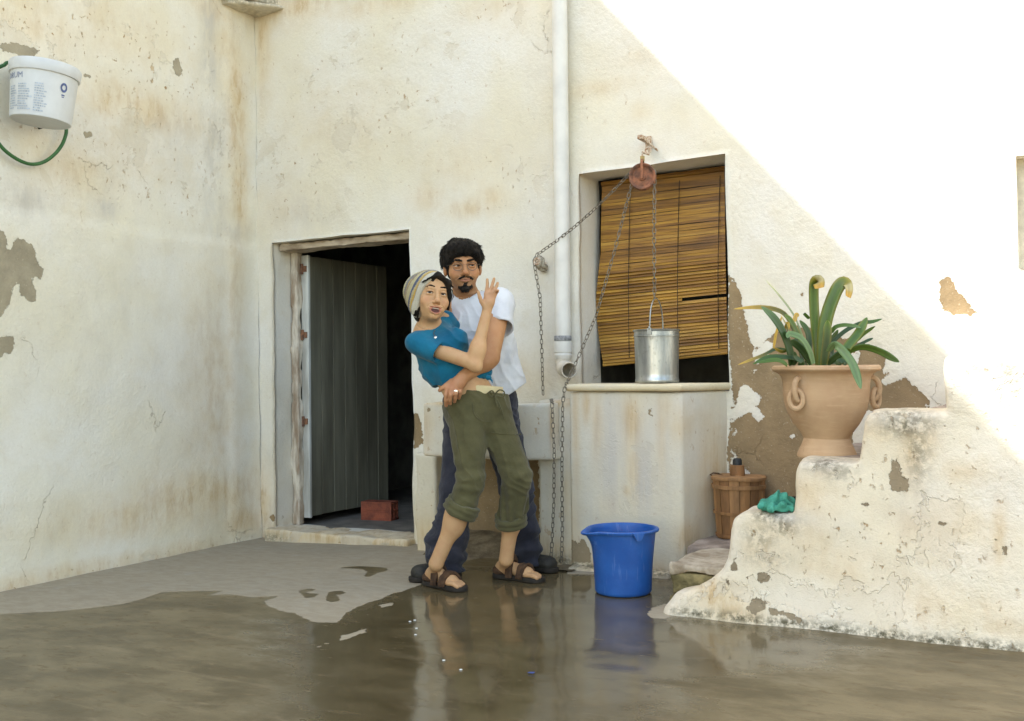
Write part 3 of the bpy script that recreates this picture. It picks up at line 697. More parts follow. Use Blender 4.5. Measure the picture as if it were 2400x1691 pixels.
# ---- stairs rising along the wall behind a stepped parapet
YP = -1.123
prof = [(1572, 1445), (1572, 1432), (1589, 1400), (1630, 1385), (1664, 1362), (1690, 1336), (1701, 1310), (1707, 1265), (1709, 1235), (1716, 1216), (1735, 1202), (1765, 1199), (1855, 1204), (1856, 1167), (1854, 1141), (1856, 1107), (1862, 1085), (1873, 1078),
        (1995, 1078), (2003, 1076), (2014, 1027), (2021, 986), (2030, 968), (2058, 961), (2212, 963), (2213, 953), (2209, 871), (2213, 837), (2262, 833), (2420, 835), (2470, 838), (2470, 700), (2760, 700), (2760, 1700), (1572, 1500)]
pp = to_plane(prof, 'Y', YP); pp[-2:, 1] = -.15; pp[0, 1] = -.02
TH = .225
def par_f(p):
    a = -poly_sd(p[:, [0, 2]], pp)+.035; b = np.abs(p[:, 1]-(YP+TH/2))-TH/2+.035
    q = np.stack([a, b], 1); d = np.linalg.norm(np.maximum(q, 0), axis=1)+np.minimum(q.max(1), 0)-.035
    return d
def par_post(p, d):
    return d-.014*fbm(p*np.array([1.6, 1.6, 1.8]), 61, 3)-.0045*fbm(p*9.0, 62, 3)-.045*smooth01((.22-p[:, 2])/.3)*smooth01((2.2-(p[:, 0]-pp[0, 0]))/2.2)*(p[:, 1] < YP+TH/2)
V, F = sdf_np([FN(par_f)], .012, (pp[:, 0].min()-.06, YP-.09, -.05), (pp[:, 0].max()-.05, YP+TH+.06, 1.45), post=par_post, post_amp=.06)
stairs = thing('staircase', (3.6, YP+.1, 0), 'crumbling staircase with a stepped whitewashed parapet', 'staircase')
pa = link('parapet', mesh_np('parapet', V, F), WHITE2, stairs)
def z6(L): return [(1540+a/2.67, 1040+b/2.67) for a, b in L]
marks(pa, 'Y', YP-.01,
  peel=[z6([(1468, 105), (1483, 90), (1510, 120), (1520, 180), (1520, 215), (1565, 225), (1575, 260), (1555, 300), (1500, 305), (1448, 290), (1450, 230), (1455, 170)]),
        z6([(572, 1020), (590, 1000), (600, 985), (630, 965), (665, 975), (690, 1000), (682, 1030), (650, 1050), (630, 1080), (600, 1060), (580, 1040)]), z6([(700, 1035), (740, 1025), (790, 1045), (860, 1060), (905, 1085), (915, 1120), (880, 1110), (820, 1085), (760, 1065), (710, 1060)]),
        z6([(620, 850), (630, 820), (665, 812), (712, 830), (705, 850), (660, 880), (628, 868)]), z6([(470, 730), (490, 725), (498, 760), (500, 795), (445, 795), (462, 770)]), z6([(428, 850), (440, 845), (452, 880), (430, 895)]), z6([(1270, 385), (1300, 374), (1330, 385), (1310, 395)]),
        z6([(1755, 505), (1765, 490), (1795, 505), (1808, 518), (1775, 525)]), z6([(545, 838), (570, 835), (590, 860), (575, 865)]), z6([(2160, 640), (2185, 640), (2192, 700), (2175, 715)]), z6([(405, 930), (420, 928), (418, 940)]), z6([(2110, 600), (2130, 605), (2120, 615)])],
  rust=[(2065, 1000, 60, 60, .55), (2130, 1050, 40, 130, .75), (2170, 1030, 40, 80, .6), (1900, 1160, 80, 70, .55), (1810, 1230, 90, 60, .6), (1800, 1300, 90, 60, .6), (1660, 1390, 90, 60, .9), (1720, 1430, 200, 34, .7), (1920, 1100, 60, 30, .6), (2180, 1240, 160, 70, .55), (2250, 1310, 140, 40, .4), (2000, 1340, 220, 80, .4), (2200, 1420, 240, 70, .45), (2340, 1260, 20, 90, .7), (2360, 1470, 80, 30, .6), (1900, 1290, 60, 90, .55), (2260, 1110, 80, 30, .45)],
  grey=[(2110, 985, 90, 26, .8), (1830, 1215, 60, 20, .8), (1930, 1095, 60, 20, .6), (2330, 870, 90, 50, .8), (2120, 1180, 60, 90, .3), (2350, 1150, 40, 60, .2)],
  moss=[(2130, 1000, 60, 30, .8), (2110, 968, 70, 10, .7), (2150, 1060, 30, 70, .55), (1930, 1090, 50, 14, .75), (1960, 1105, 40, 24, .5), (1800, 1212, 46, 14, .8), (1830, 1235, 40, 26, .65), (1780, 1260, 40, 30, .45), (2360, 860, 40, 26, .6), (2385, 890, 30, 30, .55), (2300, 862, 40, 10, .5),
        (1640, 1436, 60, 11, .95), (1740, 1445, 80, 12, .95), (1850, 1459, 90, 13, 1.0), (1960, 1472, 90, 14, 1.0), (2080, 1487, 90, 14, 1.0), (2200, 1500, 90, 14, 1.0), (2320, 1513, 90, 16, .95), (2420, 1527, 70, 14, .9), (1790, 1310, 60, 20, .35)],
  wear=[(2000, 1250, 420, 240, .75), (1780, 1230, 90, 110, 1.0), (2100, 1010, 110, 70, .9), (1900, 1100, 70, 50, .9), (1700, 1400, 160, 60, .7)], base_wear=.5)
# treads behind the parapet
STEPM = simple('worn_step_concrete', (.36, .30, .245), .9, .3, 10, .7, 50, .008, dark=(.20, .155, .12))
MOSSST = simple('mossy_stone', (.27, .22, .10), .92, .5, 13, 1.0, 34, .012, dark=(.10, .085, .035))
PALEST = simple('pale_worn_stone', (.50, .44, .34), .92, .35, 9, .9, 40, .010, dark=(.26, .20, .13))
zt = floor_at(1640, 1296, 0)[2]+.165
sL = onY(1580, 1340, -.86)[0]; sR = onY(1703, 1330, -.86)[0]+.25
def stone(lo, hi, r, amp, seed, name, mat, h=.010):
    V, F = sdf_np([FN(rbox(lo, hi, r))], h, np.array(lo)-.04, np.array(hi)+.04, post=lambda p, d: d+amp*fbm(p*6.5, seed, 3), post_amp=amp*2)
    return link(name, mesh_np(name, V, F), mat, stairs)
stone((sL+.0, -.915, .128), (sR, -.47, .175), .008, .010, 71, 'tread_stone', PALEST, .008)
stone((sL+.006, -.90, .030), (sR, -.48, .126), .008, .014, 72, 'riser_stone', MOSSST, .008)
stone((sL-.004, -.91, -.10), (sR, -.48, .027), .008, .016, 73, 'riser_stone', MOSSST, .008)
stone((wx1+.05, -.475, -.10), (sR+.4, .01, .185), .02, .010, 74, 'tread_slab', STEPM, .012)
zp = onY(1935, 1078, YP)[2]
bx = onY(1858, 1150, YP)[0]
for i in range(4):
    x0 = bx+.02+[.0, .37, .72, 1.08][i]; x1 = 4.95
    z1 = [zp-.005, zp+.20, zp+.42, zp+.62][i]
    z0 = [-.1, zp-.003, zp+.202, zp+.422][i]
    if i == 0: stone((x0, YP+TH-.03, z0), (x1, .0, z1), .02, .008, 75, 'tread_slab', STEPM, .016)
    else: stone((x0+.1, YP+TH-.03, z0), (x1, .0, z1), .02, .008, 75+i, 'tread_slab', STEPM, .016)

# ================================================================== drainpipe
PVC = simple('old_white_pvc', (.74, .72, .655), .42, .10, 5, .08, 60, .002)
PVCD = simple('grimy_pvc', (.66, .60, .49), .5, .25, 10, .15, 60, .002)
TAPE = simple('grey_tape', (.33, .33, .33), .7, .4, 40, .4, 60, .002, dark=(.12, .12, .12))
pr_ = .0445; py = -.062
ptop = onY(1321, 0, py); pbot = onY(1319, 800, py)
dp = thing('drainpipe', pbot, 'white plastic drainpipe running down between doorway and window', 'drainpipe')
m = MB(); m.tube([(pbot[0]+.002, py, 4.2), (pbot[0]+.002, py, pbot[2])], pr_, 24); m.build('pipe', PVC, dp)
z = pbot[2]; cx = pbot[0]
m = MB(); m.lathe([(pr_+.003, z+.002), (pr_+.005, z+.006), (pr_+.005, z+.026), (pr_+.002, z+.030)], (cx, py, 0), 28); m.build('tape_band', TAPE, dp)
zb = onY(1320, 868, py)[2]
m = MB(); m.lathe([(.030, z-.002), (pr_+.007, z-.002), (pr_+.008, z-.012), (pr_+.007, z-.062), (pr_+.003, z-.066), (pr_+.003, z-.074), (pr_+.006, z-.078), (pr_+.004, z-.09), (pr_-.002, z-.10)], (cx, py, 0), 28)
m.build('coupling', PVC, dp)
el = onY(1334, 868, py-.10); dr = np.array([el[0]-cx, el[1]-py, 0])
zc_ = el[2]; m = MB(); pts = []; Rb = .075
for a in np.linspace(0, 1, 9):
    th = a*pi/2; pts.append(np.array([cx, py, z-.098-.02])+np.array([dr[0], dr[1], 0])*(1-cos(th))*.62+np.array([0, 0, -1])*(z-.118-zc_)*sin(th))
pts = [np.array([cx, py, z-.095])]+pts+[np.array([el[0], el[1], zc_])]
m.tube(pts, [pr_-.002]*2+[pr_]*(len(pts)-3)+[pr_+.001], 24, False)
m.tube([p for p in pts[::-1]], [pr_-.006]*len(pts), 24, False)
d = np.array(pts[-1])-pts[-2]; d /= np.linalg.norm(d); X = np.cross(d, (0, 0, 1)); X /= np.linalg.norm(X); Y = np.cross(X, d)
m.torus(pts[-1], pr_-.0025, .004, X, Y, 28, 6); m.build('elbow', PVCD, dp)

# ================================================================== window blind of wooden slats
SLW = []
for i, (c, d) in enumerate([((.36, .185, .024), (.19, .085, .013)), ((.42, .225, .030), (.24, .115, .017)), ((.27, .130, .018), (.14, .062, .010)), ((.47, .265, .045), (.28, .145, .024))]):
    SLW.append(simple('honey_slat_wood', c, .5, .3, 26, .35, 90, .002, vec=(.12, 1, 2), dark=d))
DSL = simple('dark_cord', (.05, .035, .02), .9, .3)
YB = .20
blind = thing('window_blind', onY(1555, 420, YB), 'honey brown wooden slat blind hanging crooked in the window', 'blind')
Lp = [(1411, 438), (1409, 500), (1408, 590), (1402, 640), (1397, 690), (1398, 740), (1404, 790), (1414, 853)]
Rp = [(1698, 402), (1699, 500), (1700, 590), (1702, 690), (1704, 760), (1706, 824)]
def along(pts, t):
    v = pts[0][1]+(pts[-1][1]-pts[0][1])*t
    return (np.interp(v, [p[1] for p in pts], [p[0] for p in pts]), v)
NS = 56; ts_ = []; t_ = 0.0
gaps = []
for i in range(NS): gaps.append(1.0 if i > 26 else (1.9 if i < 2 else .86+.18*random.random()))
gaps = np.cumsum([0]+gaps); gaps /= gaps[-1]
cordu = [1478, 1593, 1688]
slat_pos = []
for i in range(NS):
    ta, tb_ = gaps[i], gaps[i+1]
    (ul, vl), (ur, vr) = along(Lp, ta), along(Rp, ta)
    (ul2, vl2), (ur2, vr2) = along(Lp, tb_), along(Rp, tb_)
    n = 15; V = []; F = []
    tilt = .009 if i > 26 else .004*random.random()
    jitter = (.9 if i > 26 else 2.6)*np.array([random.uniform(-1, 1), random.uniform(-1, 1), random.uniform(-1, 1)])
    broken = (i == 38)
    fillr = .91 if i > 26 else random.uniform(.94, 1.0)
    for q in range(n+1):
        s = q/n
        if broken and s > .66: s_ = .66
        else: s_ = s
        sag = jitter[0]*sin(pi*s_)+jitter[1]*sin(2*pi*s_)+jitter[2]*.6*sin(5*s_+i)
        u = ul+(ur-ul)*s_; va = vl+(vr-vl)*s_+sag*.35; vb = va+((vl2+(vr2-vl2)*s_)-(vl+(vr-vl)*s_))*fillr
        bow = -.010*sin(pi*s_)*sin(2.2*ta*pi)+.006*sin(3.1*s_+1.7*ta*6)
        a = onY(u, va, YB+bow); b = onY(u, vb, YB+bow-tilt)
        for y in (0, .0035):
            V += [(a[0], a[1]+y, a[2]), (b[0], b[1]+y, b[2])]
    for q in range(n):
        o = q*4
        F += [(o, o+1, o+5, o+4), (o+2, o+6, o+7, o+3), (o, o+4, o+6, o+2), (o+1, o+3, o+7, o+5)]
    F += [(0, 2, 3, 1), (n*4, n*4+1, n*4+3, n*4+2)]
    mm = MB(); mm.add(V, F); mm.build('slat', SLW[random.choices([0, 1, 2, 3], [5, 4, 3, 2])[0] if i > 2 else 2], blind, False)
for cu in cordu:
    m = MB(); pts = []
    for t_ in np.linspace(.02, .98, 40):
        (ul, vl), (ur, vr) = along(Lp, t_), along(Rp, t_); s = (cu-ul)/(ur-ul)-.018*sin(t_*3)
        pts.append(onY(cu-5*sin(t_*2.5), vl+(vr-vl)*s, YB-.014-.004*(len(pts) % 2)))
    m.tube(pts, .0022, 5); m.build('cord', DSL, blind)
m = MB(); (a, b) = onY(1414, 856, YB), onY(1706, 827, YB)
m.tube([a, (a+b)/2+np.array([0, -.004, -.002]), b], .0085, 8); m.build('bottom_rail', SLW[3], blind)
m = MB(); a, b = onY(1411, 433, YB+.03), onY(1700, 396, YB+.03); m.tube([a, b], .016, 8); m.build('head_rail', SLW[2], blind)

# ================================================================== pulleys and chains
CHAINM = simple('grey_iron_chain', (.27, .235, .18), .6, .4, 60, .3, 200, .001, metal=.5)
IRONP = simple('whitewashed_iron', (.60, .53, .42), .85, .5, 70, .6, 150, .002, dark=(.30, .15, .07))
RUSTW = simple('rusty_red_pulley', (.30, .125, .065), .8, .45, 26, .7, 110, .003, dark=(.11, .055, .035))
STONEP = simple('limed_stone_pulley', (.46, .42, .34), .9, .5, 40, .9, 90, .004, dark=(.17, .13, .08))
pw = onY(1506, 415, -.17); Rw = 31.5/ppm(np.dot(pw-CAM, MC[2]))
# the wheel hangs turned a little towards the yard
ax = np.array([.22, -1, .02]); ax /= np.linalg.norm(ax); wxv = np.cross(ax, (0, 0, 1)); wxv /= np.linalg.norm(wxv); wzv = np.cross(wxv, ax)
pu = thing('well_pulley', pw, 'rusty red iron pulley wheel hung above the window', 'pulley', 'pulleys of the well')
m = MB(); prof_ = [(.006, .017), (.02, .016), (.021, .008), (.052, .007), (.060, .019), (Rw-.004, .021), (Rw, .017), (Rw-.012, .004), (Rw-.012, -.004), (Rw, -.017), (Rw-.004, -.021), (.060, -.019), (.052, -.007), (.021, -.008), (.02, -.016), (.006, -.017)]
V = []; F = []; n = 40
for (r, y) in prof_:
    for k in range(n): a = 2*pi*k/n; V.append(pw+wxv*r*cos(a)+wzv*r*sin(a)+ax*y)
for i in range(len(prof_)-1):
    for k in range(n): F.append((i*n+k, i*n+(k+1) % n, (i+1)*n+(k+1) % n, (i+1)*n+k))
m.add(V, F); m.build('wheel', RUSTW, pu)
hk = onY(1519, 392, -.15); an = onY(1521, 338, -.02)
m = MB()
for s in (-1, 1):
    top = pw+wzv*(Rw+.018)+ax*.012*s; m.tube([pw+ax*.026*s-wzv*.012, pw+ax*.029*s+wzv*.03, pw+ax*.028*s+wzv*(Rw+.004), top], .0075, 6)
m.tube([pw-ax*.03, pw+ax*.03], .007, 8); m.build('strap', RUSTW, pu)
m = MB(); b0 = pw+wzv*(Rw+.02)
m.tube([b0-wzv*.006, b0+wzv*.018], .013, 8); m.build('collar', simple('brass_collar', (.50, .36, .13), .6, .4, 50, .4), pu)
m = MB(); ho = onY(1519, 358, -.13)
m.tube([b0+wzv*.018, b0+wzv*.04, ho+np.array([.004, 0, -.012]), ho+np.array([.004, 0, .02])], .006, 7)
m.torus(ho+np.array([0, 0, .012]), .015, .005, (1, 0, 0), (0, 0, 1), 16, 6); m.build('link', IRONP, pu)
m = MB(); m.box((-.014, -.14, -.010), (.014, .015, .012), None, an+np.array([0, 0, .012])); m.box((-.016, -.015, -.03), (.016, .006, .04), None, an)
m.tube([an+np.array([.008, -.13, .012]), an+np.array([.055, -.01, -.045])], .006, 7); m.build('bracket', IRONP, pu, False, .003)
gp = thing('guide_pulley', onY(1267, 618, -.04), 'small lime crusted pulley fixed to the wall beside the drainpipe', 'pulley', 'pulleys of the well')
g0 = onY(1264, 614, -.07); g1 = onY(1274, 628, -.03)
pr = [EL(g0, (.024, .028, .036), k=0), EL(g0+np.array([.006, .006, -.004]), (.03, .014, .043), k=.01), EL(g1, (.024, .03, .026), k=.012)]
V, F = sdf_np(pr, .005, post=lambda p, d: d+.006*fbm(p*45, 81, 3), post_amp=.012); link('wheel', mesh_np('wheel', V, F), STONEP, gp)
m = MB(); m.tube([g0+np.array([0, -.03, 0]), g0+np.array([0.004, .06, -.005])], .008, 7); m.torus(g0+np.array([0, -.03, 0]), .017, .006, (1, 0, 0), (0, 0, 1), 14, 6); m.build('axle', IRONP, gp)

def chain(name, pts, label, pitch=.0265, L=.036, Wd=.0215, wire=.0024):
    """real links laid along a polyline, every second one turned a quarter"""
    pts = [np.array(p, float) for p in pts]; seg = [np.linalg.norm(pts[i+1]-pts[i]) for i in range(len(pts)-1)]; cum = np.cumsum([0]+seg)
    m = MB(); s = pitch/2; k = 0
    while s < cum[-1]:
        i = min(len(seg)-1, int(np.searchsorted(cum, s)-1)); q = pts[i]+(pts[i+1]-pts[i])*((s-cum[i])/seg[i]); d = (pts[i+1]-pts[i])/seg[i]
        a = np.cross(d, (0.3, 1, .1)); a /= np.linalg.norm(a); b = np.cross(d, a)
        th = (0.35 if k % 2 else 0.35+pi/2)+random.uniform(-.3, .3); c = cos(th)*a+sin(th)*b
        V = []; F = []; n = 14; mm = 5; hl = (L-Wd)/2; ro = Wd/2-wire
        cc = np.cross(d, c)
        for j in range(n):
            t = 2*pi*j/n; off = d*(ro*cos(t)+(hl if cos(t) >= 0 else -hl))+c*ro*sin(t); nn = d*cos(t)+c*sin(t)
            for w in range(mm):
                bb = 2*pi*w/mm; V.append(q+off+wire*(cos(bb)*nn+sin(bb)*cc))
        for j in range(n):
            for w in range(mm): F.append((j*mm+w, ((j+1) % n)*mm+w, ((j+1) % n)*mm+(w+1) % mm, j*mm+(w+1) % mm))
        m.add(V, F); s += pitch; k += 1
    o = m.build(name, CHAINM); tag(o, label, 'chain', 'iron chains of the well'); return o
YBK = -.19   # the metal bucket's place on the rim
bkt = onY(1534, 700, YBK)
pr0 = [bkt, onY(1533, 560, -.185)]
arc = [pw+(wxv*cos(a)+wzv*sin(a))*(Rw-.007)*1.0 for a in np.linspace(-.15, pi*.80, 12)]
if (arc[0]-pw)@MC[0] < 0: arc = [pw+(-wxv*cos(a)+wzv*sin(a))*(Rw-.007) for a in np.linspace(-.15, pi*.80, 12)]
gtop = g0+np.array([-.01, -.012, .038])
sagm = [arc[-1]+(gtop-arc[-1])*t+np.array([0, 0, -.03*sin(pi*t)]) for t in (.2, .4, .6, .8)]
down = [g0+np.array([-.030, -.01, .005]), onY(1266, 700, -.06), onY(1271, 860, -.06), onY(1273, 930, -.05)]
chain('chain', pr0+arc+sagm+[gtop]+down, 'long iron chain climbing from the metal bucket over both pulleys')
a2 = pw+(-MC[0]*Rw*.97)+np.array([0, 0, -.03]); a2[1] = pw[1]
chain('chain', [a2, onY(1440, 590, -.19), onY(1397, 741, -.2), onY(1335, 885, -.30), onY(1324, 908, -.405), onY(1319, 945, -.40), onY(1317, 1100, -.40), onY(1318, 1240, -.40), onY(1316, 1318, -.41)], 'iron chain slanting from the big pulley down to the corner of the well')
chain('chain', [onY(1292, 936, -.36), onY(1294, 945, -.452), onY(1299, 1060, -.452), onY(1298, 1180, -.44), onY(1293, 1290, -.43), onY(1290, 1320, -.44)], 'short iron chain hanging down past the trough edge')

# ================================================================== metal bucket on the rim
GALV = NT('galvanised_steel'); n1 = GALV.noise(16, 4, .6, GALV.scaled((1, 1, .18))); n2 = GALV.noise(45, 3, .6)
gc = GALV.mix(GALV.ramp(n1, .3, .7), (.30, .31, .29), (.56, .57, .54)); gc = GALV.mix(GALV.ramp(n2, .58, .75, 0, .5), gc, (.20, .19, .16))
GALV = GALV.out(gc, GALV.ramp(n1, .3, .7, .48, .30), GALV.bump(n2, .15, .002), Metallic=.85)
mb = onY(1540, 888, YBK); DB = np.dot(mb-CAM, MC[2]); zb0 = zr1+.004; mbx, mby = mb[0], mb[1]
rb, rt = 50.0/ppm(DB), 52.5/ppm(DB); hb_ = 124/ppm(DB)
buck = thing('metal_bucket', (mbx, mby, zb0), 'galvanised metal bucket standing on the well rim', 'bucket')
m = MB()
pf = [(0, .004), (rb-.006, .004), (rb, 0), (rb+.003, .004), (rb+.003, .016), (rb+.0005, .020)]
for t_ in np.linspace(.1, .86, 10): pf.append((rb+(rt-rb)*t_, .02+(hb_-.03)*t_))
pf += [(rt+.0, hb_*.865), (rt+.004, hb_*.87), (rt+.004, hb_*.885), (rt+.0, hb_*.89), (rt, hb_-.012), (rt+.005, hb_-.008), (rt+.006, hb_-.002), (rt+.002, hb_), (rt-.003, hb_-.006), (rt-.004, hb_*.9), (rb-.004, .014), (0, .013)]
m.lathe(pf, (mbx, mby, zb0), 48); m.build('body', GALV, buck)
m = MB(); hd = np.array([MC[0][0], MC[0][1], 0]); hd = np.array([cos(rad(28.3+62)), sin(rad(28.3+62)), 0.0]); hd = np.array([.42*MC[0][0]+.9*MC[2][0], .42*MC[0][1]+.9*MC[2][1], 0]); hd /= np.linalg.norm(hd)
c0 = np.array([mbx, mby, zb0+hb_]); pts = []
hh = onD(1534, 700, DB)[2]-c0[2]
for a in np.linspace(0, pi, 21): pts.append(c0+hd*(rt-.002)*cos(a)*(1 if abs(cos(a)) > .98 else 1.0)+np.array([0, 0, hh*sin(a)**.8]))
m.tube(pts, .0036, 7); m.build('handle', GALV, buck)
for s in (1, -1):
    m = MB(); m.torus(c0+hd*(rt+.002)*s+np.array([0, 0, .004]), .009, .004, hd, (0, 0, 1), 12, 6); m.box((-.012, -.006, -.03), (.012, .006, .004), None, c0+hd*(rt+.004)*s); m.build('ear', GALV, buck)

# ================================================================== blue plastic bucket on the floor
BLUE = NT('blue_plastic'); n1 = BLUE.noise(7, 4, .6); n2 = BLUE.noise(60, 3, .6)
bc = BLUE.mix(BLUE.ramp(n1, .3, .7), (.014, .082, .31), (.022, .115, .40)); bc = BLUE.mix(BLUE.ramp(n2, .6, .8, 0, .15), bc, (.10, .22, .55))
bc = BLUE.mix(BLUE.ramp(BLUE.noise(90, 2, .5, BLUE.scaled((1, 1, .06))), .62, .70, 0, .35), bc, (.10, .20, .46)); bc = BLUE.mix(BLUE.ramp(BLUE.noise(3.5, 5, .7), .55, .72, 0, .35), bc, (.055, .12, .30))
BLUE = BLUE.out(bc, BLUE.ramp(n1, .3, .7, .36, .52), BLUE.bump(n2, .08, .002), Subsurface_Weight=.08, Specular_IOR_Level=.4)
bp = floor_at(1461, 1389); DB2 = np.dot(bp-CAM, MC[2]); s_ = 1/ppm(DB2)
rb, rt = 66*s_, 78*s_; hb_ = 150*s_; bz = .003
bb_ = thing('blue_bucket', (bp[0], bp[1], bz), 'bright blue plastic bucket with pouring lip on the wet floor', 'bucket')
left = -np.array([MC[0][0], MC[0][1]]); tow = -np.array([MC[2][0], MC[2][1]]); lip = left*.93+tow*.35; lip /= np.linalg.norm(lip); la = math.atan2(lip[1], lip[0])
def lipf(a, i, p):
    z = p[2]; t_ = max(0.0, (z-hb_*.62)/(hb_*.38)); d = (a-la+pi) % (2*pi)-pi
    w = math.exp(-(d/.30)**2)*t_**1.5
    r = math.hypot(p[0], p[1])
    if r < 1e-6: return p
    k = 1+w*.26
    return [p[0]*k, p[1]*k, z-w*.012]
pf = [(0, .006), (rb-.02, .006), (rb-.006, .001), (rb, .008)]
for t_ in np.linspace(.06, .96, 14): pf.append((rb+(rt-rb)*t_-.004*sin(pi*t_), hb_*t_))
pf += [(rt, hb_-.014), (rt+.012, hb_-.012), (rt+.015, hb_-.004), (rt+.011, hb_+.001), (rt+.001, hb_+.001), (rt-.004, hb_-.006)]
for t_ in np.linspace(.95, .08, 10): pf.append((rb+(rt-rb)*t_-.005-.004*sin(pi*t_), hb_*t_))
pf += [(0, .014)]
m = MB(); m.lathe(pf, (0, 0, 0), 72, lipf); m.V = [(v[0]+bp[0], v[1]+bp[1], v[2]+bz) for v in m.V]; m.build('body', BLUE, bb_)
tw = tow*.97+np.array([MC[0][0], MC[0][1]])*.34; tw /= np.linalg.norm(tw)
for s in (1, -1):
    c = np.array([bp[0]+tw[0]*(rt+.010)*s, bp[1]+tw[1]*(rt+.010)*s, bz+hb_-.022]); Xd = np.array([-tw[1], tw[0], 0])
    m = MB(); m.add([c-Xd*.03+np.array([0, 0, .02]), c+Xd*.03+np.array([0, 0, .02]), c+Xd*.012-np.array([0, 0, .016]), c-Xd*.012-np.array([0, 0, .016])]+
                    [q+np.array([tw[0], tw[1], 0])*.010*s for q in (c-Xd*.03+np.array([0, 0, .02]), c+Xd*.03+np.array([0, 0, .02]), c+Xd*.012-np.array([0, 0, .016]), c-Xd*.012-np.array([0, 0, .016]))], [(0, 1, 2, 3), (7, 6, 5, 4), (0, 4, 5, 1), (1, 5, 6, 2), (2, 6, 7, 3), (3, 7, 4, 0)])
    m.build('handle_lug', BLUE, bb_, True, .003)

# ================================================================== hollow brick in the doorway
BRICK = simple('red_clay_brick', (.30, .085, .045), .85, .3, 18, .6, 80, .004, dark=(.17, .05, .03))
b0 = floor_at(846, 1219, .012); b1 = floor_at(917, 1222, .012); e1 = (b1-b0); L = np.linalg.norm(e1); e1 /= L; e2 = np.array([-e1[1], e1[0], 0]); hbk = onD(846, 1176, np.dot(b0-CAM, MC[2]))[2]-.012
br = thing('clay_brick', (b0+b1)/2, 'red clay brick lying on the doorway floor', 'brick')
m = MB(); Rm = np.array([e1, e2, (0, 0, 1)]).T
for (a, b, c, d) in ((0, L, 0, .014), (0, L, hbk-.014, hbk), (0, L, hbk/2-.005, hbk/2+.005)): m.box((a, 0, c), (b, .115, d), Rm, b0)
for y in (0, .0505, .101): m.box((.0005, y+.0004, .0145), (L-.0005, y+.0136, hbk/2-.0055), Rm, b0); m.box((.0005, y+.0004, hbk/2+.0055), (L-.0005, y+.0136, hbk-.0145), Rm, b0)
m.build('body', BRICK, br, False, .0012)

# ================================================================== demijohn in its wooden tub
STAVE = [simple('amber_stave_wood', c, .75, .35, 14, .5, 60, .003, vec=(1, 1, .2), dark=tuple(x*.5 for x in c)) for c in ((.34, .175, .065), (.29, .145, .055), (.39, .21, .085))]
cb = onY(1733, 1264, -.15); zcb = .19; DC = np.dot(cb-CAM, MC[2]); sb = 1/ppm(DC)
Rt, Rb_, Hc = 60*sb, 51*sb, 138*sb
dj = thing('demijohn_tub', (cb[0], cb[1], zcb), 'amber wooden tub holding a black capped demijohn beside the well', 'tub')
NSV = 15
for k in range(NSV):
    a0 = 2*pi*k/NSV+.012; a1 = 2*pi*(k+1)/NSV-.012; V = []; F = []
    rw = random.uniform(-.0015, .0015)
    for zz in (0, Hc*.25, Hc*.5, Hc*.75, Hc):
        R0 = Rb_+(Rt-Rb_)*zz/Hc+rw+.003*sin(pi*zz/Hc)
        for (a, r) in ((a0, R0), ((a0+a1)/2, R0+.001), (a1, R0), (a1, R0-.010), (a0, R0-.010)): V.append((cb[0]+r*cos(a), cb[1]+r*sin(a), zcb+zz))
    for i in range(4):
        for j in range(5): F.append((i*5+j, i*5+(j+1) % 5, (i+1)*5+(j+1) % 5, (i+1)*5+j))
    F += [(4, 3, 2, 1, 0), (20, 21, 22, 23, 24)]
    mm = MB(); mm.add(V, F); mm.build('stave', STAVE[k % 3], dj, False)
for zz, hh2, mt in ((.004, .016, STAVE[1]), (Hc*.40, .016, STAVE[0]), (Hc*.83, .02, STAVE[2])):
    R0 = Rb_+(Rt-Rb_)*(zz+hh2/2)/Hc+.005+.003*sin(pi*zz/Hc); m = MB(); m.lathe([(R0-.003, zz), (R0+.0015, zz+.001), (R0+.003, zz+hh2-.001), (R0-.003, zz+hh2)], (cb[0], cb[1], zcb), 40); m.build('hoop', mt, dj)
m = MB(); m.lathe([(0, Hc+.012), (Rt-.02, Hc+.012), (Rt+.006, Hc+.008), (Rt+.009, Hc), (Rt+.006, Hc-.008), (Rt-.015, Hc-.006)], (cb[0], cb[1], zcb), 44, lambda a, i, p: [p[0], p[1], p[2]+.003*sin(a*3)]); m.build('lid', STAVE[2], dj)
nk = np.array([cb[0]-.006, cb[1], zcb+Hc+.011]); m = MB(); m.lathe([(.0, 0), (17*sb, 0), (17.5*sb, .006), (16*sb, 24*sb), (13*sb, 25*sb), (0, 25*sb)], nk, 24); m.build('neck', STAVE[1], dj)
m = MB(); m.lathe([(0, 25*sb), (11*sb, 25*sb), (10.5*sb, 36*sb), (8.5*sb, 40*sb), (0, 41*sb)], nk, 20); m.build('cap', simple('black_rubber', (.02, .022, .022), .5, .3), dj)
m = MB(); pts = []
for q in [(1682, 1124), (1672, 1117), (1665, 1113), (1672, 1109), (1683, 1110), (1693, 1115), (1701, 1121)]: pts.append(onY(q[0], q[1], cb[1]-.01 if q[1] > 1112 else cb[1]+.01))
m.tube(pts, .0045, 6); m.build('rope_handle', simple('dark_rope', (.12, .065, .03), .9, .4, 80, .6), dj)

# small dark pot half hidden behind the parapet
hp = onY(1850, 1185, -.55); dk = thing('dark_flowerpot', hp+np.array([.03, 0, -.1]), 'dark little pot mostly hidden behind the stepped parapet', 'pot')
m = MB(); m.lathe([(0, -.10), (.05, -.10), (.07, .02), (.075, .035), (.066, .035), (.06, -.08)], hp+np.array([.045, 0, 0]), 24); m.build('body', simple('dark_clay', (.03, .028, .025), .8, .3), dk)
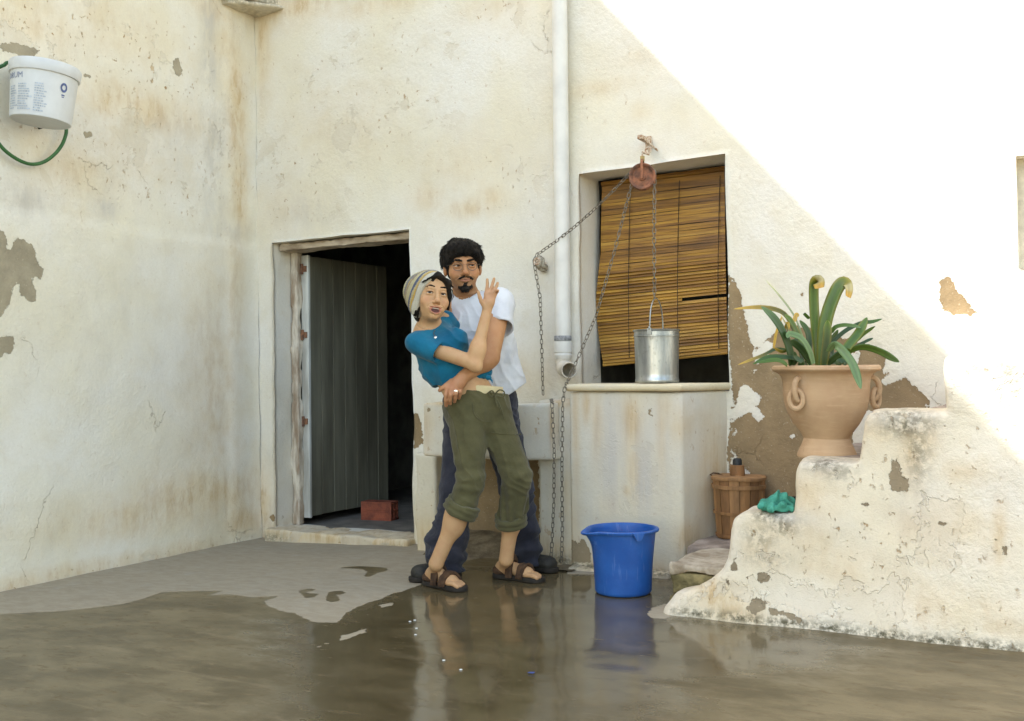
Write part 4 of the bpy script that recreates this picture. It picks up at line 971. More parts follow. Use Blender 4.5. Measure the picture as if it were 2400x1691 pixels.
# ================================================================== green cloth
CLOTH = simple('turquoise_cloth', (.075, .33, .235), .9, .3, 25, .8, 60, .006, dark=(.035, .19, .13))
cc = onY(1815, 1190, YP+.07); Dc = np.dot(cc-CAM, MC[2]); q = 1/ppm(Dc)
r_, u_, t_w = MC[0].copy(), np.array([0, 0, 1.0]), -np.array([MC[2][0], MC[2][1], 0]); r_[2] = 0
zc0 = onY(1800, 1201, YP)[2]+.002
def cp(u, v, d=0.0): p = cc+r_*(u-1815)*q+t_w*d; p[2] = zc0+(1201-v)*q; return p
pr = [RC(cp(1780, 1190, .02), cp(1802, 1184, .0), .018, .022, .015), RC(cp(1800, 1182), cp(1832, 1172, -.01), .022, .020, .02), RC(cp(1828, 1172, -.01), cp(1850, 1186, -.02), .018, .026, .02), RC(cp(1800, 1196, .05), cp(1846, 1196, .04), .014, .012, .015),
      RC(cp(1812, 1190, .05), cp(1826, 1186, .05), .012, .012, .01), RC(cp(1806, 1190, .05), cp(1802, 1196, .06), .010, .010, .01), EL(cp(1818, 1192, .01), (.06, .04, .03), k=.03), RC(cp(1834, 1194, .05), cp(1848, 1198, .06), .010, .005, .012), RC(cp(1812, 1199, .06), cp(1816, 1204, .07), .008, .005, .01),
      RC(cp(1820, 1180, .04), cp(1840, 1184, .03), .008, .010, .008, 's')]
def cl_post(p, d): return np.maximum(d+.007*np.sin(p[:, 0]*70+6*fbm(p*14, 91, 2))+.006*fbm(p*30, 92, 2), (zc0-.004)-p[:, 2])
V, F = sdf_np(pr, .0045, post=cl_post, post_amp=.02)
clo = link('cloth', mesh_np('cloth', V, F), CLOTH); tag(clo, 'crumpled turquoise cloth dropped on the lowest parapet step', 'cloth')

# ================================================================== terracotta urn and its plant
TERRA = NT('pale_terracotta'); n1 = TERRA.noise(5, 5, .6); n2 = TERRA.noise(30, 4, .6, TERRA.scaled((.4, .4, 3))); n3 = TERRA.noise(2.2, 3, .5)
tc = TERRA.mix(TERRA.ramp(n1, .3, .7), (.43, .275, .155), (.53, .365, .215)); tc = TERRA.mix(TERRA.ramp(n2, .5, .75, 0, .45), tc, (.60, .42, .26)); tc = TERRA.mix(TERRA.ramp(n3, .55, .75, 0, .5), tc, (.40, .21, .12)); n4 = TERRA.noise(4.2, 6, .7); tc = TERRA.mix(TERRA.ramp(n4, .56, .70, 0, .55), tc, (.60, .50, .38)); tc = TERRA.mix(TERRA.ramp(TERRA.noise(9.0, 6, .75), .60, .72, 0, .5), tc, (.24, .15, .085))
TERRA = TERRA.out(tc, .85, TERRA.bump(n2, .25, .004), Specular_IOR_Level=.25)
YU = YP+.325
ub = onY(1938, 1074, YU); DU = np.dot(ub-CAM, MC[2]); q = 1/ppm(DU); uz = onY(1938, 1072, YU)[2]
ur = thing('terracotta_urn', (ub[0], ub[1], uz), 'big terracotta urn with ring handles on the parapet step', 'urn')
H = 212*q
pf = [(0, 0), (66*q, 0), (68*q, 4*q), (66*q, 12*q), (56*q, 34*q), (52*q, 45*q), (57*q, 55*q), (74*q, 78*q), (88*q, 104*q), (96*q, 130*q), (98*q, 152*q), (98.5*q, 172*q), (101*q, 186*q), (106*q, 195*q), (114*q, 200*q), (121*q, 202*q), (124*q, 206*q), (123*q, 212*q), (118*q, 215*q), (110*q, 214*q), (98*q, 206*q), (92*q, 190*q), (88*q, 180*q)]
m = MB(); m.lathe(pf, (ub[0], ub[1], uz), 72, lambda a, i, p: [p[0]*(1+.004*sin(a*2+i)), p[1]*(1+.004*sin(a*3)), p[2]+.0015*sin(a*2)]); m.build('body', TERRA, ur)
m = MB(); m.lathe([(0, 186*q), (90*q, 184*q)], (ub[0], ub[1], uz), 40, lambda a, i, p: [p[0], p[1], p[2]+.004*sin(a*5)]); m.build('soil', simple('potting_soil', (.05, .035, .022), .95, .5, 50, 1.0, 80, .01), ur)
rx = np.array([MC[0][0], MC[0][1], 0]); tx = np.array([-MC[2][0], -MC[2][1], 0])
for (s, az) in ((-1, 52), (1, 76)):
    d = rx*s*sin(rad(az))+tx*cos(rad(az)); tn = np.array([-d[1], d[0], 0]); c = np.array([ub[0], ub[1], uz])+d*101*q
    m = MB(); pts = []   # the fixed eye
    for a in np.linspace(-.5, pi+.5, 15): pts.append(c+np.array([0, 0, (160+26*cos(a))*q])+d*(2+16*max(0, sin(a)))*q)
    m.tube(pts, 6.5*q, 9); m.build('handle_eye', TERRA, ur)
    m = MB(); c2 = c+np.array([0, 0, 138*q])+d*9*q; dd = d*.55+tn*.83*s; m.torus(c2+dd*2*q, 17*q, 6*q, dd, np.array([0, 0, 1.0]), 22, 8, .9, 1.25); m.build('ring', TERRA, ur)

LEAFG = NT('strap_leaf_green'); LG = LEAFG
li = LG.attrc('tint'); ln = LG.noise(20, 3, .6); lv = LG.noise(60, 2, .5, LG.scaled((1, 1, .1)))
LG.out(LG.mix(LG.ramp(ln, .3, .7, 0, .35), li, LG.mix(.5, li, (.02, .04, .01))), .38, LG.bump(lv, .2, .002), Specular_IOR_Level=.45, Transmission_Weight=0.0, Subsurface_Weight=.0)
plant = thing('strap_leaf_plant', (ub[0], ub[1], uz+186*q), 'green strap leaved plant with yellowed curled tips in the urn', 'plant')
def z5(a, b): return (1640+a/3.112, 600+b/3.112)
G1, G2, G3, YE, PA, BL = (.070, .140, .014), (.10, .19, .022), (.026, .062, .010), (.58, .36, .05), (.46, .46, .20), (.13, .215, .075)
LEAVES = [  # control points (zoomed photo), depth towards the viewer at base/tip (m), half width (px), colour base->tip, flatness
 ([(870, 800), (852, 600), (836, 400), (832, 260), (836, 205), (850, 184), (868, 190), (874, 235)], .04, .10, 15.5, G1, YE, .88), 
 ([(890, 800), (900, 600), (930, 430), (985, 275), (1022, 212), (1056, 190), (1082, 208), (1090, 250), (1083, 300)], .06, .10, 15.5, G1, YE, .86),
 ([(905, 800), (920, 680), (932, 560), (930, 470)], .10, .12, 13, G3, G2, .9),
 ([(670, 800), (660, 700), (610, 560), (540, 450), (450, 370)], .12, .16, 9.5, G3, BL, .95),
 ([(760, 790), (720, 650), (680, 520), (600, 410), (440, 375), (250, 388)], -.05, -.08, 7, G3, YE, .86),
 ([(800, 790), (760, 620), (690, 440), (590, 300), (480, 175)], -.08, -.12, 7.5, BL, PA, .5),
 ([(800, 800), (740, 620), (670, 480), (620, 430)], -.02, -.02, 9, G1, G2, .8),
 ([(660, 790), (665, 660), (640, 520), (620, 480), (590, 430)], .05, .03, 6, G1, YE, .5),
 ([(680, 800), (700, 760), (640, 740), (500, 740), (390, 790)], .12, .16, 6, G3, G1, .9), ([(650, 690), (560, 680), (450, 730), (280, 795)], .02, .03, 4.5, G3, YE, .8),
 ([(640, 800), (600, 770), (540, 760), (420, 780)], .15, .18, 5, G1, G1, .9), ([(700, 740), (650, 690), (600, 700), (540, 670)], .10, .10, 5, G1, YE, .7),
 ([(830, 790), (800, 690), (740, 600), (660, 570), (640, 600)], .13, .17, 8, BL, BL, .9), ([(820, 790), (760, 700), (700, 640), (660, 620)], .05, .05, 9, G3, BL, .9),
 ([(1000, 780), (1080, 660), (1160, 560), (1220, 450)], .05, .02, 10.5, G1, G2, .9), ([(1060, 680), (1140, 620), (1210, 560), (1280, 515)], .0, -.02, 6, G1, G1, .8),
 ([(1090, 690), (1160, 650), (1220, 620), (1265, 600)], -.04, -.05, 4, G3, G3, .8), ([(960, 640), (1020, 580), (1090, 530), (1180, 490), (1260, 480), (1330, 460)], -.08, -.1, 5.5, G3, G1, .85),
 ([(960, 560), (990, 520), (1050, 505), (1120, 510), (1175, 525)], .02, .04, 5.5, G1, BL, .8), ([(940, 700), (980, 650), (1040, 690), (1110, 780), (1150, 880), (1175, 970)], .20, .36, 9, BL, BL, .97),
 ([(1010, 740), (1100, 690), (1200, 665), (1320, 700), (1400, 745), (1455, 775)], .02, .05, 9, G1, BL, .8), ([(930, 790), (1000, 730), (1060, 700), (1100, 690)], .08, .08, 10, G3, G1, .9),
 ([(540, 670), (560, 560), (600, 440)], .0, -.02, 4, YE, YE, .6), ([(690, 480), (705, 430), (725, 440)], -.05, -.06, 5, YE, YE, .9), ([(620, 540), (640, 490), (650, 540)], .03, .04, 4, YE, YE, .9),
 ([(780, 800), (800, 700), (790, 560), (730, 470)], -.1, -.14, 9, G3, G1, .9), ([(985, 790), (960, 700), (970, 620), (1010, 540)], -.06, -.1, 9, G3, G1, .9), ([(760, 420), (800, 460)], -.1, -.1, 4, G1, G1, .9),
 ([(720, 800), (750, 780), (700, 740), (690, 700)], .14, .16, 7, G3, G3, .9), ([(1010, 800), (1020, 770), (1060, 775), (1050, 800)], .13, .14, 7, G3, G3, .9)]
def spline(P, n):
    P = np.array(P, float); out = []
    for t in np.linspace(0, len(P)-1.0001, n):
        i = int(t); f = t-i; p0 = P[max(i-1, 0)]; p1 = P[i]; p2 = P[i+1]; p3 = P[min(i+2, len(P)-1)]
        out.append(.5*((2*p1)+(-p0+p2)*f+(2*p0-5*p1+4*p2-p3)*f*f+(-p0+3*p1-3*p2+p3)*f**3))
    return np.array(out)
base_c = np.array([ub[0], ub[1], uz+186*q])
for (pts, d0, d1, hw_, c0_, c1_, flat) in LEAVES:
    L2 = spline([z5(*p) for p in pts], 22); n = len(L2)
    Cn = np.array([onD(u, v, DU-(d0+(d1-d0)*i/(n-1))) for i, (u, v) in enumerate(L2)])
    T = np.gradient(Cn, axis=0); T /= np.linalg.norm(T, axis=1)[:, None]
    V = []; F = []; C_ = []
    yaw = random.uniform(-.25, .25)
    for i in range(n):
        s = i/(n-1); side = np.cross(T[i], MC[2]); side /= np.linalg.norm(side)+1e-9; nrm = np.cross(side, T[i])
        if pts[0][0] in (870, 890) and s > .74: side = side*.9+MC[2]*.25*(s-.74)
        sd = side*flat+nrm*math.sqrt(max(0, 1-flat*flat))*(1 if yaw > 0 else -1); sd /= np.linalg.norm(sd)
        w = hw_*q*(.75+.25*min(1, s*5))*(1 if s < .7 else max(.12 if len(pts) < 8 else .6, 1-((s-.7)/.3)**2*(.9 if len(pts) < 8 else .35)))
        keel = .22*w
        for (k, dz) in ((-1, .0), (-.5, -.6), (0, -1), (.5, -.6), (1, 0)):
            V.append(Cn[i]+sd*w*k-nrm*keel*(-dz)*-1)
            mixf = np.clip((s-.45)/.5, 0, 1)**1.6; col = np.array(c0_)*(1-mixf)+np.array(c1_)*mixf
            if c1_ is YE and s > .93 and hw_ > 12: col = np.array((.55, .30, .03))
            if abs(k) == 1 and c1_ in (YE, G2): col = col*.65+np.array((.42, .30, .05))*.35
            if hw_ > 12 and .74 < s < .9 and c1_ is YE: col = np.array((.55, .50, .30))*.6+col*.4
            if k == 0: col = col*.75
            C_.append(col)
    for i in range(n-1):
        for k in range(4): F.append((i*5+k, i*5+k+1, (i+1)*5+k+1, (i+1)*5+k))
    # a thin blade with two faces
    V = np.array(V); N = len(V); V2 = V+np.repeat(np.cross(np.gradient(Cn, axis=0), MC[0]), 5, 0)*0+np.array(MC[2])*.0012
    Vall = np.concatenate([V, V2]); Fall = F+[tuple(x+N for x in f[::-1]) for f in F]
    for i in range(n-1):
        for k in (0, 4):
            a = i*5+k; b = (i+1)*5+k; Fall.append((a, b, b+N, a+N) if k == 0 else (b, a, a+N, b+N))
    Fall += [(0, 5*0+1, N+1, N)]
    me = mesh_np('leaf', Vall, Fall); attr_col(me, 'tint', np.concatenate([C_, C_])); link('leaf', me, LEAFG.m, plant)

# ================================================================== paint tub on the side wall and the green hose
TUBM = simple('white_tub_plastic', (.66, .67, .66), .45, .08, 6, .1, 60, .002)
BLP = simple('faded_blue_print', (.50, .56, .63), .6, .25, 60, .1); BLD = simple('blue_print', (.12, .16, .34), .6, .3, 60, .1); BL2 = simple('grey_blue_print', (.30, .34, .45), .6, .3, 60, .1)
tcn = onX(101, 222, .215); DT = np.dot(tcn-CAM, MC[2]); q = 1/ppm(DT)
fwd = -MC[2].copy(); fwd[2] = 0; fwd /= np.linalg.norm(fwd)
rr = np.array([MC[0][0], MC[0][1], 0]); rr /= np.linalg.norm(rr)
roll = rad(5); axis = np.array([0, 0, 1.0])*cos(roll)+rr*sin(roll)*1.0; axis = axis-fwd*.03; axis /= np.linalg.norm(axis)
tX = np.cross(axis, fwd); tX /= np.linalg.norm(tX); tX = tX if tX@rr > 0 else -tX; tY = np.cross(axis, tX); tY = tY if tY@fwd > 0 else -tY     # tX to the viewer's right, tY towards the viewer
tub = thing('paint_tub', tcn, 'white plastic tub with faded blue print fixed high on the side wall', 'tub')
Ht = 132*q
def tp(a, z, r): return tcn+tX*sin(a)*r+tY*cos(a)*r+axis*z
def Rz(z): return (67+(z/Ht+.5)*8)*q
def tubmesh(profile, n=56):
    V = []; F = []
    for (r, z) in profile:
        for k in range(n): V.append(tp(2*pi*k/n, z, r))
    for i in range(len(profile)-1):
        for k in range(n): F.append((i*n+k, i*n+(k+1) % n, (i+1)*n+(k+1) % n, (i+1)*n+k))
    return MB().add(V, F)
zl = Ht/2-26*q
tubmesh([(0, -Ht/2+.006), (Rz(-Ht/2)-.012, -Ht/2+.006), (Rz(-Ht/2)-.004, -Ht/2), (Rz(-Ht/2), -Ht/2+.003), (Rz(zl), zl)]).build('body', TUBM, tub)
tubmesh([(Rz(zl)-.002, zl-.001), (Rz(zl)+3.5*q, zl-.001), (Rz(zl)+4.5*q, zl+2*q), (Rz(Ht/2)+4.5*q, Ht/2-4*q), (Rz(Ht/2)+2*q, Ht/2), (Rz(Ht/2)-4*q, Ht/2), (Rz(Ht/2)-7*q, Ht/2-8*q), (0, Ht/2-10*q)]).build('rim', TUBM, tub)
def wrap(me, a0, z0):
    V = np.empty(len(me.vertices)*3, np.float32); me.vertices.foreach_get('co', V); V = V.reshape(-1, 3)
    out = []
    for x, y, z in V: zz = z0+y; R0 = Rz(zz)+.0012; out.append(tp(a0+x/R0, zz, R0+z))
    me.vertices.foreach_set('co', np.array(out, np.float32).ravel()); me.update()
def text_mesh(s, size, name):
    cu = bpy.data.curves.new(name, 'FONT'); cu.body = s; cu.size = size; cu.extrude = .0004; cu.resolution_u = 2
    ob = bpy.data.objects.new(name, cu); COL.objects.link(ob); dg = bpy.context.evaluated_depsgraph_get(); me = bpy.data.meshes.new_from_object(ob.evaluated_get(dg)); bpy.data.objects.remove(ob); return me
me = text_mesh('DRUM', 19*q, 'lettering'); wrap(me, -.97, zl-22*q); link('lettering', me, BL2, tub)
for (x0, wd, n, top) in ((-58, 26, 10, 42), (-28, 31, 13, 38), (12, 27, 15, 34)):
    m = MB()
    for i in range(n):
        ln_ = wd*random.uniform(.55, 1.0); zt_ = zl-(top+i*5.6)*q
        if zt_ < -Ht/2+8*q: break
        x = 0.0
        while x < ln_:
            w = random.uniform(2, 6); 
            m.box((x*q, 0, 0), ((x+w)*q, 3.0*q, .0004), None, (0, zt_, 0)); x += w+1.2
    me = mesh_np('small_print', np.array(m.V), m.F, False); wrap(me, x0*q/Rz(0), 0.0); link('small_print', me, BLP, tub)
m = MB(); V = []; F = []; n = 28
for k in range(n):
    a = 2*pi*k/n; V += [(9*q*cos(a), 11*q*sin(a), .0005), (4.6*q*cos(a), 5.6*q*sin(a), .0005)]
for k in range(n): j = (k+1) % n; F.append((2*k, 2*j, 2*j+1, 2*k+1))
m.add(V, F); m.box((-4*q, -19*q, 0), (4*q, -16*q, .0004)); m.box((-3*q, -23*q, 0), (3*q, -21*q, .0004))
me = mesh_np('logo', np.array(m.V), m.F, False); wrap(me, 60*q/Rz(0)+.22, zl-30*q); link('logo', me, BLD, tub)
HOSE = simple('green_hose_rubber', (.045, .15, .045), .5, .25, 30, .2)
def zt3(a, b): return (a/5.78, 120+b/5.78)
pts = [onX(*zt3(*p), xx) for p, xx in [((60, 190), .10), ((130, 160), .10), ((400, 250), .06), ((800, 600), .05), ((905, 900), .05), ((900, 1050), .06), ((890, 1140), .06), ((840, 1270), .06), ((740, 1400), .06), ((600, 1500), .06), ((450, 1535), .06), ((300, 1500), .06), ((130, 1400), .06), ((0, 1275), .06), ((-150, 1050), .06), ((-220, 800), .06), ((-220, 500), .06), ((-130, 280), .08), ((0, 215), .10), ((60, 190), .10)]]
m = MB(); m.tube(spline(pts, 90), .0095, 10); ho_ = m.build('garden_hose', HOSE); tag(ho_, 'green garden hose looped behind the white tub', 'hose')
# peg under the tub
pg_ = onX(92, 300, .0); m = MB(); m.tube([pg_+np.array([-.02, 0, 0]), pg_+np.array([.05, 0, .004])], .009, 10); o = m.build('wall_peg', simple('dark_peg', (.02, .03, .02), .7, .3)); tag(o, 'dark round peg in the wall under the tub', 'peg')

# ================================================================== scraps and suds on the wet floor
FOAM = simple('soap_suds', (.75, .76, .74), .4, .1, 60, .2)
m = MB()
for (u, v) in [(961, 1458), (972, 1455), (976, 1474), (974, 1489), (1040, 1549), (1080, 1571)]:
    p = floor_at(u, v); m.lathe([(.006, 0), (.0055, .0015), (.003, .0025), (.0, .003)], (p[0], p[1], floor_z(p[0], p[1])+.001), 10)
o = m.build('soap_suds', FOAM); tag(o, kind='stuff')
p = floor_at(1245, 1580); m = MB(); m.add([(p[0]-.012, p[1]-.004, .003), (p[0]+.010, p[1]-.006, .004), (p[0]+.013, p[1]+.004, .006), (p[0]-.009, p[1]+.005, .003), (p[0]-.012, p[1]-.004, .0045), (p[0]+.010, p[1]-.006, .0055), (p[0]+.013, p[1]+.004, .0075), (p[0]-.009, p[1]+.005, .0045)], [(3, 2, 1, 0), (4, 5, 6, 7), (0, 1, 5, 4), (1, 2, 6, 5), (2, 3, 7, 6), (3, 0, 4, 7)])
o = m.build('paper_scrap', simple('blue_scrap', (.05, .10, .35), .6, .2), None, False); tag(o, 'tiny blue scrap lying on the wet floor', 'scrap')
# ================================================================== people
Q = onD
NR, NU = MC[0], np.array([0, 0, 1.0]); NT_ = -np.array([MC[2][0], MC[2][1], 0]); NT_ = NT_/np.linalg.norm(NT_)
NRh = np.array([NR[0], NR[1], 0]); NRh /= np.linalg.norm(NRh)
def R_(px, D): return px/ppm(D)
SKIN = NT('skin'); sc_ = SKIN.attrc('tint'); sn = SKIN.noise(26, 4, .6); sp_ = SKIN.noise(300, 2, .5)
SKIN.out(SKIN.mix(SKIN.ramp(sn, .35, .7, 0, .35), sc_, SKIN.mix(1.0, sc_, (.86, .70, .66), 'MULTIPLY')), SKIN.ramp(sn, .3, .7, .5, .62), SKIN.bump(sp_, .12, .001), Subsurface_Weight=.06, Specular_IOR_Level=.35)
SKIN.b.inputs['Subsurface Radius'].default_value = (.012, .005, .003)
SKIN = SKIN.m
def cloth_mat(name, col, dark, weave=420, rough=.9, wr=.6):
    t = NT(name); n1 = t.noise(8, 5, .6); n2 = t.noise(weave, 2, .5); n3 = t.noise(26, 4, .6)
    c = t.mix(t.ramp(n1, .3, .7), col, dark); c = t.mix(t.ramp(n2, .4, .7, 0, .25), c, dark)
    nb = t.bump(n3, wr, .006); nb = t.bump(n2, .25, .001, nb)
    return t.out(c, rough, nb, Specular_IOR_Level=.2, Sheen_Weight=.15)
TEAL = cloth_mat('teal_jersey', (.008, .150, .250), (.004, .095, .175))
OLIVE = cloth_mat('olive_cotton', (.105, .095, .042), (.070, .063, .027))
DENIM = cloth_mat('dark_denim', (.040, .041, .056), (.020, .021, .031))
TEEW = cloth_mat('white_cotton', (.64, .65, .66), (.55, .56, .58))
CREAM = cloth_mat('cream_cotton', (.66, .56, .32), (.56, .46, .26))
HAIRM = NT('black_hair'); hn = HAIRM.noise(60, 4, .65, HAIRM.scaled((1, 1, .35)))
HAIRM = HAIRM.out(HAIRM.mix(HAIRM.ramp(hn, .35, .65), (.006, .005, .004), (.020, .015, .010)), .65, HAIRM.bump(hn, .8, .006), Specular_IOR_Level=.18)
SUEDE = simple('brown_suede', (.085, .045, .022), .95, .4, 30, .6, 140, .003, dark=(.04, .02, .01))
SOLE = simple('dark_sole_rubber', (.028, .022, .016), .8, .3, 30, .4)
LEATHD = simple('scuffed_dark_leather', (.036, .032, .024), .7, .5, 24, .5, 100, .003, dark=(.012, .011, .010))
EYEW = simple('eye_white', (.46, .40, .34), .3, .05); IRIS = simple('dark_iris', (.018, .010, .006), .15, .2)
WIRE = simple('dull_wire', (.16, .13, .10), .45, .1, metal=.6); SILV = simple('silver', (.80, .79, .75), .2, .05, metal=1.0)
CORD = simple('leather_cord', (.10, .05, .025), .8, .3); TEETH = simple('teeth', (.72, .68, .58), .3, .05); MOUTHD = simple('mouth_dark', (.10, .03, .025), .6, .2)

class Head:
    def __init__(s, u, v, D, yaw, pitch, roll, k, kz=1.0):
        s.o = Q(u, v, D); s.k = k; s.kz = kz
        X, Y, Z = NRh.copy(), NT_.copy(), NU.copy()
        X, Y = cos(yaw)*X-sin(yaw)*Y, cos(yaw)*Y+sin(yaw)*X
        Y, Z = cos(pitch)*Y+sin(pitch)*Z, cos(pitch)*Z-sin(pitch)*Y
        c_, s_ = cos(roll), sin(roll)          # clockwise in the picture
        r_ = lambda a: (a@NRh*c_+a@NU*s_)*NRh+(-(a@NRh)*s_+a@NU*c_)*NU+(a@NT_)*NT_
        s.X, s.Y, s.Z = r_(X), r_(Y), r_(Z); s.R = np.array([s.X, s.Y, s.Z])
    def p(s, x, y, z): return s.o+s.k*(x*s.X+y*s.Y+z*s.kz*s.Z)
    def el(s, c, r, k=.02, op='u'): return EL(s.p(*c), np.array(r)*s.k*np.array([1, 1, s.kz]), s.R, k*s.k, op)
    def rc(s, a, b, ra, rb, k=.02, op='u'): return RC(s.p(*a), s.p(*b), ra*s.k, rb*s.k, k*s.k, op)
    def loc(s, P): return ((P-s.o)@s.R.T)/s.k/np.array([1, 1, s.kz])
def head_prims(h, woman=False, mouth=0.0):
    w = .94 if woman else 1.0
    P = [h.el((0, -.012, .028), (.073, .092, .086), 0), h.el((0, .028, -.035), (.061*w, .060, .082), .03), h.el((0, .040, -.083), ((.035 if woman else .046), .046, .030), .03), h.el((0, .072, -.106-mouth*.4), (.016 if woman else .022, .015, .014), .02)]
    for s in (-1, 1):
        P += [h.el((s*.043*w, .055, -.032), (.020, .020, .020), .03), h.el((s*.030, .066, -.062), (.018, .016, .018), .02)]
        P += [h.el((s*.079, -.004, -.014), (.010, .020, .032), .008)] if not woman else []
    b = .008 if woman else .011
    P += [h.rc((-.036, .078, .022), (.036, .078, .022), b, b, .02), h.rc((0, .084, .012), (0, .104, -.036), .0075, .0105, .012), h.el((0, .106, -.041), (.0115, .011, .0095), .008)]
    for s in (-1, 1): P += [h.el((s*.0125, .094, -.046), (.0085, .010, .0075), .006)]
    for s in (-1, 1): P += [h.el((s*.032, .097, .001), (.017, .016, .011), .012, 's')]
    for s in (-1, 1): P += [h.el((s*.0325, .0750, .0062), (.0185, .0165, .0060), .004), h.el((s*.032, .0745, -.0090), (.0175, .0150, .0055), .005)]
    def chain_(pts, rs, k, op='u'):
        out = []
        for sg in (-1, 1):
            for i in range(len(pts)-1): out.append(h.rc((sg*pts[i][0], pts[i][1], pts[i][2]), (sg*pts[i+1][0], pts[i+1][1], pts[i+1][2]), rs[i], rs[i+1], k, op))
        return out
    for s in (-1, 1): P += [h.el((s*.044, .061, -.041), (.019, .018, .018), .018), h.rc((s*.020, .0975, -.046), (s*.041, .081, -.068), .0026, .0018, .006, 's')]
    if mouth > 0:
        P += chain_([(0, .0965, -.0680), (.016, .0930, -.0678), (.032, .0815, -.0635)], [.0046, .0040, .0024], .004)
        P += chain_([(0, .0915, -.0975), (.017, .0875, -.0920), (.032, .0800, -.0690)], [.0060, .0050, .0024], .005)
        P += [h.el((0, .097, -.0815), (.023, .026, .0120), .003, 's')]+chain_([(.012, .097, -.0765), (.032, .085, -.0665)], [.0058, .0020], .003, 's')
    else:
        P += chain_([(0, .0960, -.0715), (.016, .0925, -.0700), (.031, .0815, -.0630)], [.0040, .0036, .0020], .004)
        P += chain_([(0, .0950, -.0820), (.015, .0915, -.0795), (.031, .0815, -.0665)], [.0052, .0046, .0020], .005)
        P += chain_([(0, .1005, -.0770), (.015, .0980, -.0750), (.035, .0850, -.0640)], [.0024, .0024, .0020], .003, 's')
    return P
def eyes(h, par, gaze=(0, 0), squint=1.0):
    for s in (-1, 1):
        c = h.p(s*.032, .0725, 0); V, F = sdf_np([EL(c, .0135*h.k, k=0)], .0028*h.k); eo = link('eye', mesh_np('eye', V, F), EYEW, par)
        m = MB(); m.tube([h.p(s*.0185, .0850, .0002), h.p(s*.0255, .0900, .0034), h.p(s*.0340, .0900, .0038), h.p(s*.0435, .0835, .0012)], [.0007*h.k, .0014*h.k, .0015*h.k, .0008*h.k], 5); m.build('eyelashes', HAIRM, eo)
        d = h.Y*1.0+h.X*gaze[0]+h.Z*gaze[1]; d /= np.linalg.norm(d); a = np.cross(d, h.Z); a /= np.linalg.norm(a); b = np.cross(a, d)
        m = MB(); n = 14; V = []; F = []
        for i in range(3):
            for k in range(n): t_ = 2*pi*k/n; r = [.0068, .0040, .0001][i]*h.k; q = c+a*r*cos(t_)+b*r*sin(t_); V.append(c+(q+d*.0135*h.k-c)/np.linalg.norm(q+d*.0135*h.k-c)*.0141*h.k)
        for i in range(2):
            for k in range(n): F.append((i*n+k, i*n+(k+1) % n, (i+1)*n+(k+1) % n, (i+1)*n+k))
        m.add(V, F); m.build('iris', IRIS, eo)
def paint_skin(o, base, heads, extra=()):
    V = verts(o); c = np.tile(np.array(base), (len(V), 1)); n_ = fbm(V*7.0, 5, 3)[:, None]
    c = c*(1+.10*n_)
    for h, lip in heads:
        L = h.loc(V)
        def spot(x, y, z, rx, ry, rz): return np.exp(-(((L[:, 0]-x)/rx)**2+((L[:, 1]-y)/ry)**2+((L[:, 2]-z)/rz)**2))[:, None]
        red = np.array(base)*np.array([1.0, .70, .66])
        for s in (-1, 1): c = c+(red-c)*.55*spot(s*.043, .06, -.038, .022, .04, .02)
        c = c+(red-c)*.5*spot(0, .105, -.042, .014, .03, .012)
        if lip[0] < .4:
            st_ = np.clip((-.052-L[:, 2])/.02, 0, 1)*np.clip((L[:, 1]+.02)/.03, 0, 1)*(L[:, 2] > -.15); c = c*(1-.22*st_[:, None]*np.array([1.0, .92, .80]))
        for s in (-1, 1): c = c+(red*.95-c)*.6*spot(s*.079, -.004, -.014, .012, .02, .03)
        lz, lr = (.0830, .0180) if lip[0] > .4 else (.0770, .0080)
        m = np.clip(1.35-(((L[:, 0])/.029)**2+((L[:, 2]+lz-9.0*L[:, 0]**2)/lr)**2), 0, 1)[:, None]*(L[:, 1:2] > .07)
        c = c+(np.array(lip)-c)*np.clip(m*1.4, 0, .85)
        for s in (-1, 1): c = c+(np.array(base)*np.array([.62, .52, .50])-c)*.45*spot(s*.032, .08, .004, .018, .02, .009)
    for (p, r, col, k) in extra:
        w = np.exp(-(((V-np.array(p))**2).sum(1)/r**2))[:, None]; c = c+(np.array(col)-c)*k*w
    attr_col(o.data, 'tint', np.clip(c, 0, 1))
def body_obj(prims, par, hc, hr):
    """one body: the same field sampled finely round the head and more coarsely below the neck"""
    V1, F1 = sdf_np(prims, .0038, post=lambda p, d: np.maximum(d, hr-np.linalg.norm(p-hc, axis=1)))
    near = [q for q in prims if _grow(q) is not None and ((_grow(q)[0] < hc+hr+.03) & (_grow(q)[1] > hc-hr-.03)).all()]
    V2, F2 = sdf_np(near, .0019, hc-hr-.01, hc+hr+.01, post=lambda p, d: np.maximum(d+.0005*fbm(p*130, 9, 2), np.linalg.norm(p-hc, axis=1)-hr))
    return link('body', mesh_np('body', np.concatenate([V1, V2]), np.concatenate([F1, F2+len(V1)])), SKIN, par)
def finger(pts, r0, r1, k=.006):
    out = []
    for i in range(len(pts)-1):
        a = r0+(r1-r0)*i/(len(pts)-1); b = r0+(r1-r0)*(i+1)/(len(pts)-1); out.append(RC(pts[i], pts[i+1], a, b, k if i == 0 else .003))
    return out
def foot_frame(heel, toe):
    f = toe-heel; f[2] = 0; L = np.linalg.norm(f); f /= L; return f, np.array([-f[1], f[0], 0]), L
def strands(m, pts, dirs, L, r, droop=.3, n=4):
    for p, d in zip(pts, dirs):
        q = [p]; dd = d/np.linalg.norm(d)
        for i in range(n-1):
            q.append(q[-1]+dd*L/(n-1)); dd = dd+np.array([0, 0, -droop/n])+rng.normal(0, .10, 3); dd /= np.linalg.norm(dd)
        m.tube(q, [r, r*.9, r*.7, r*.15][:n], 3, False)

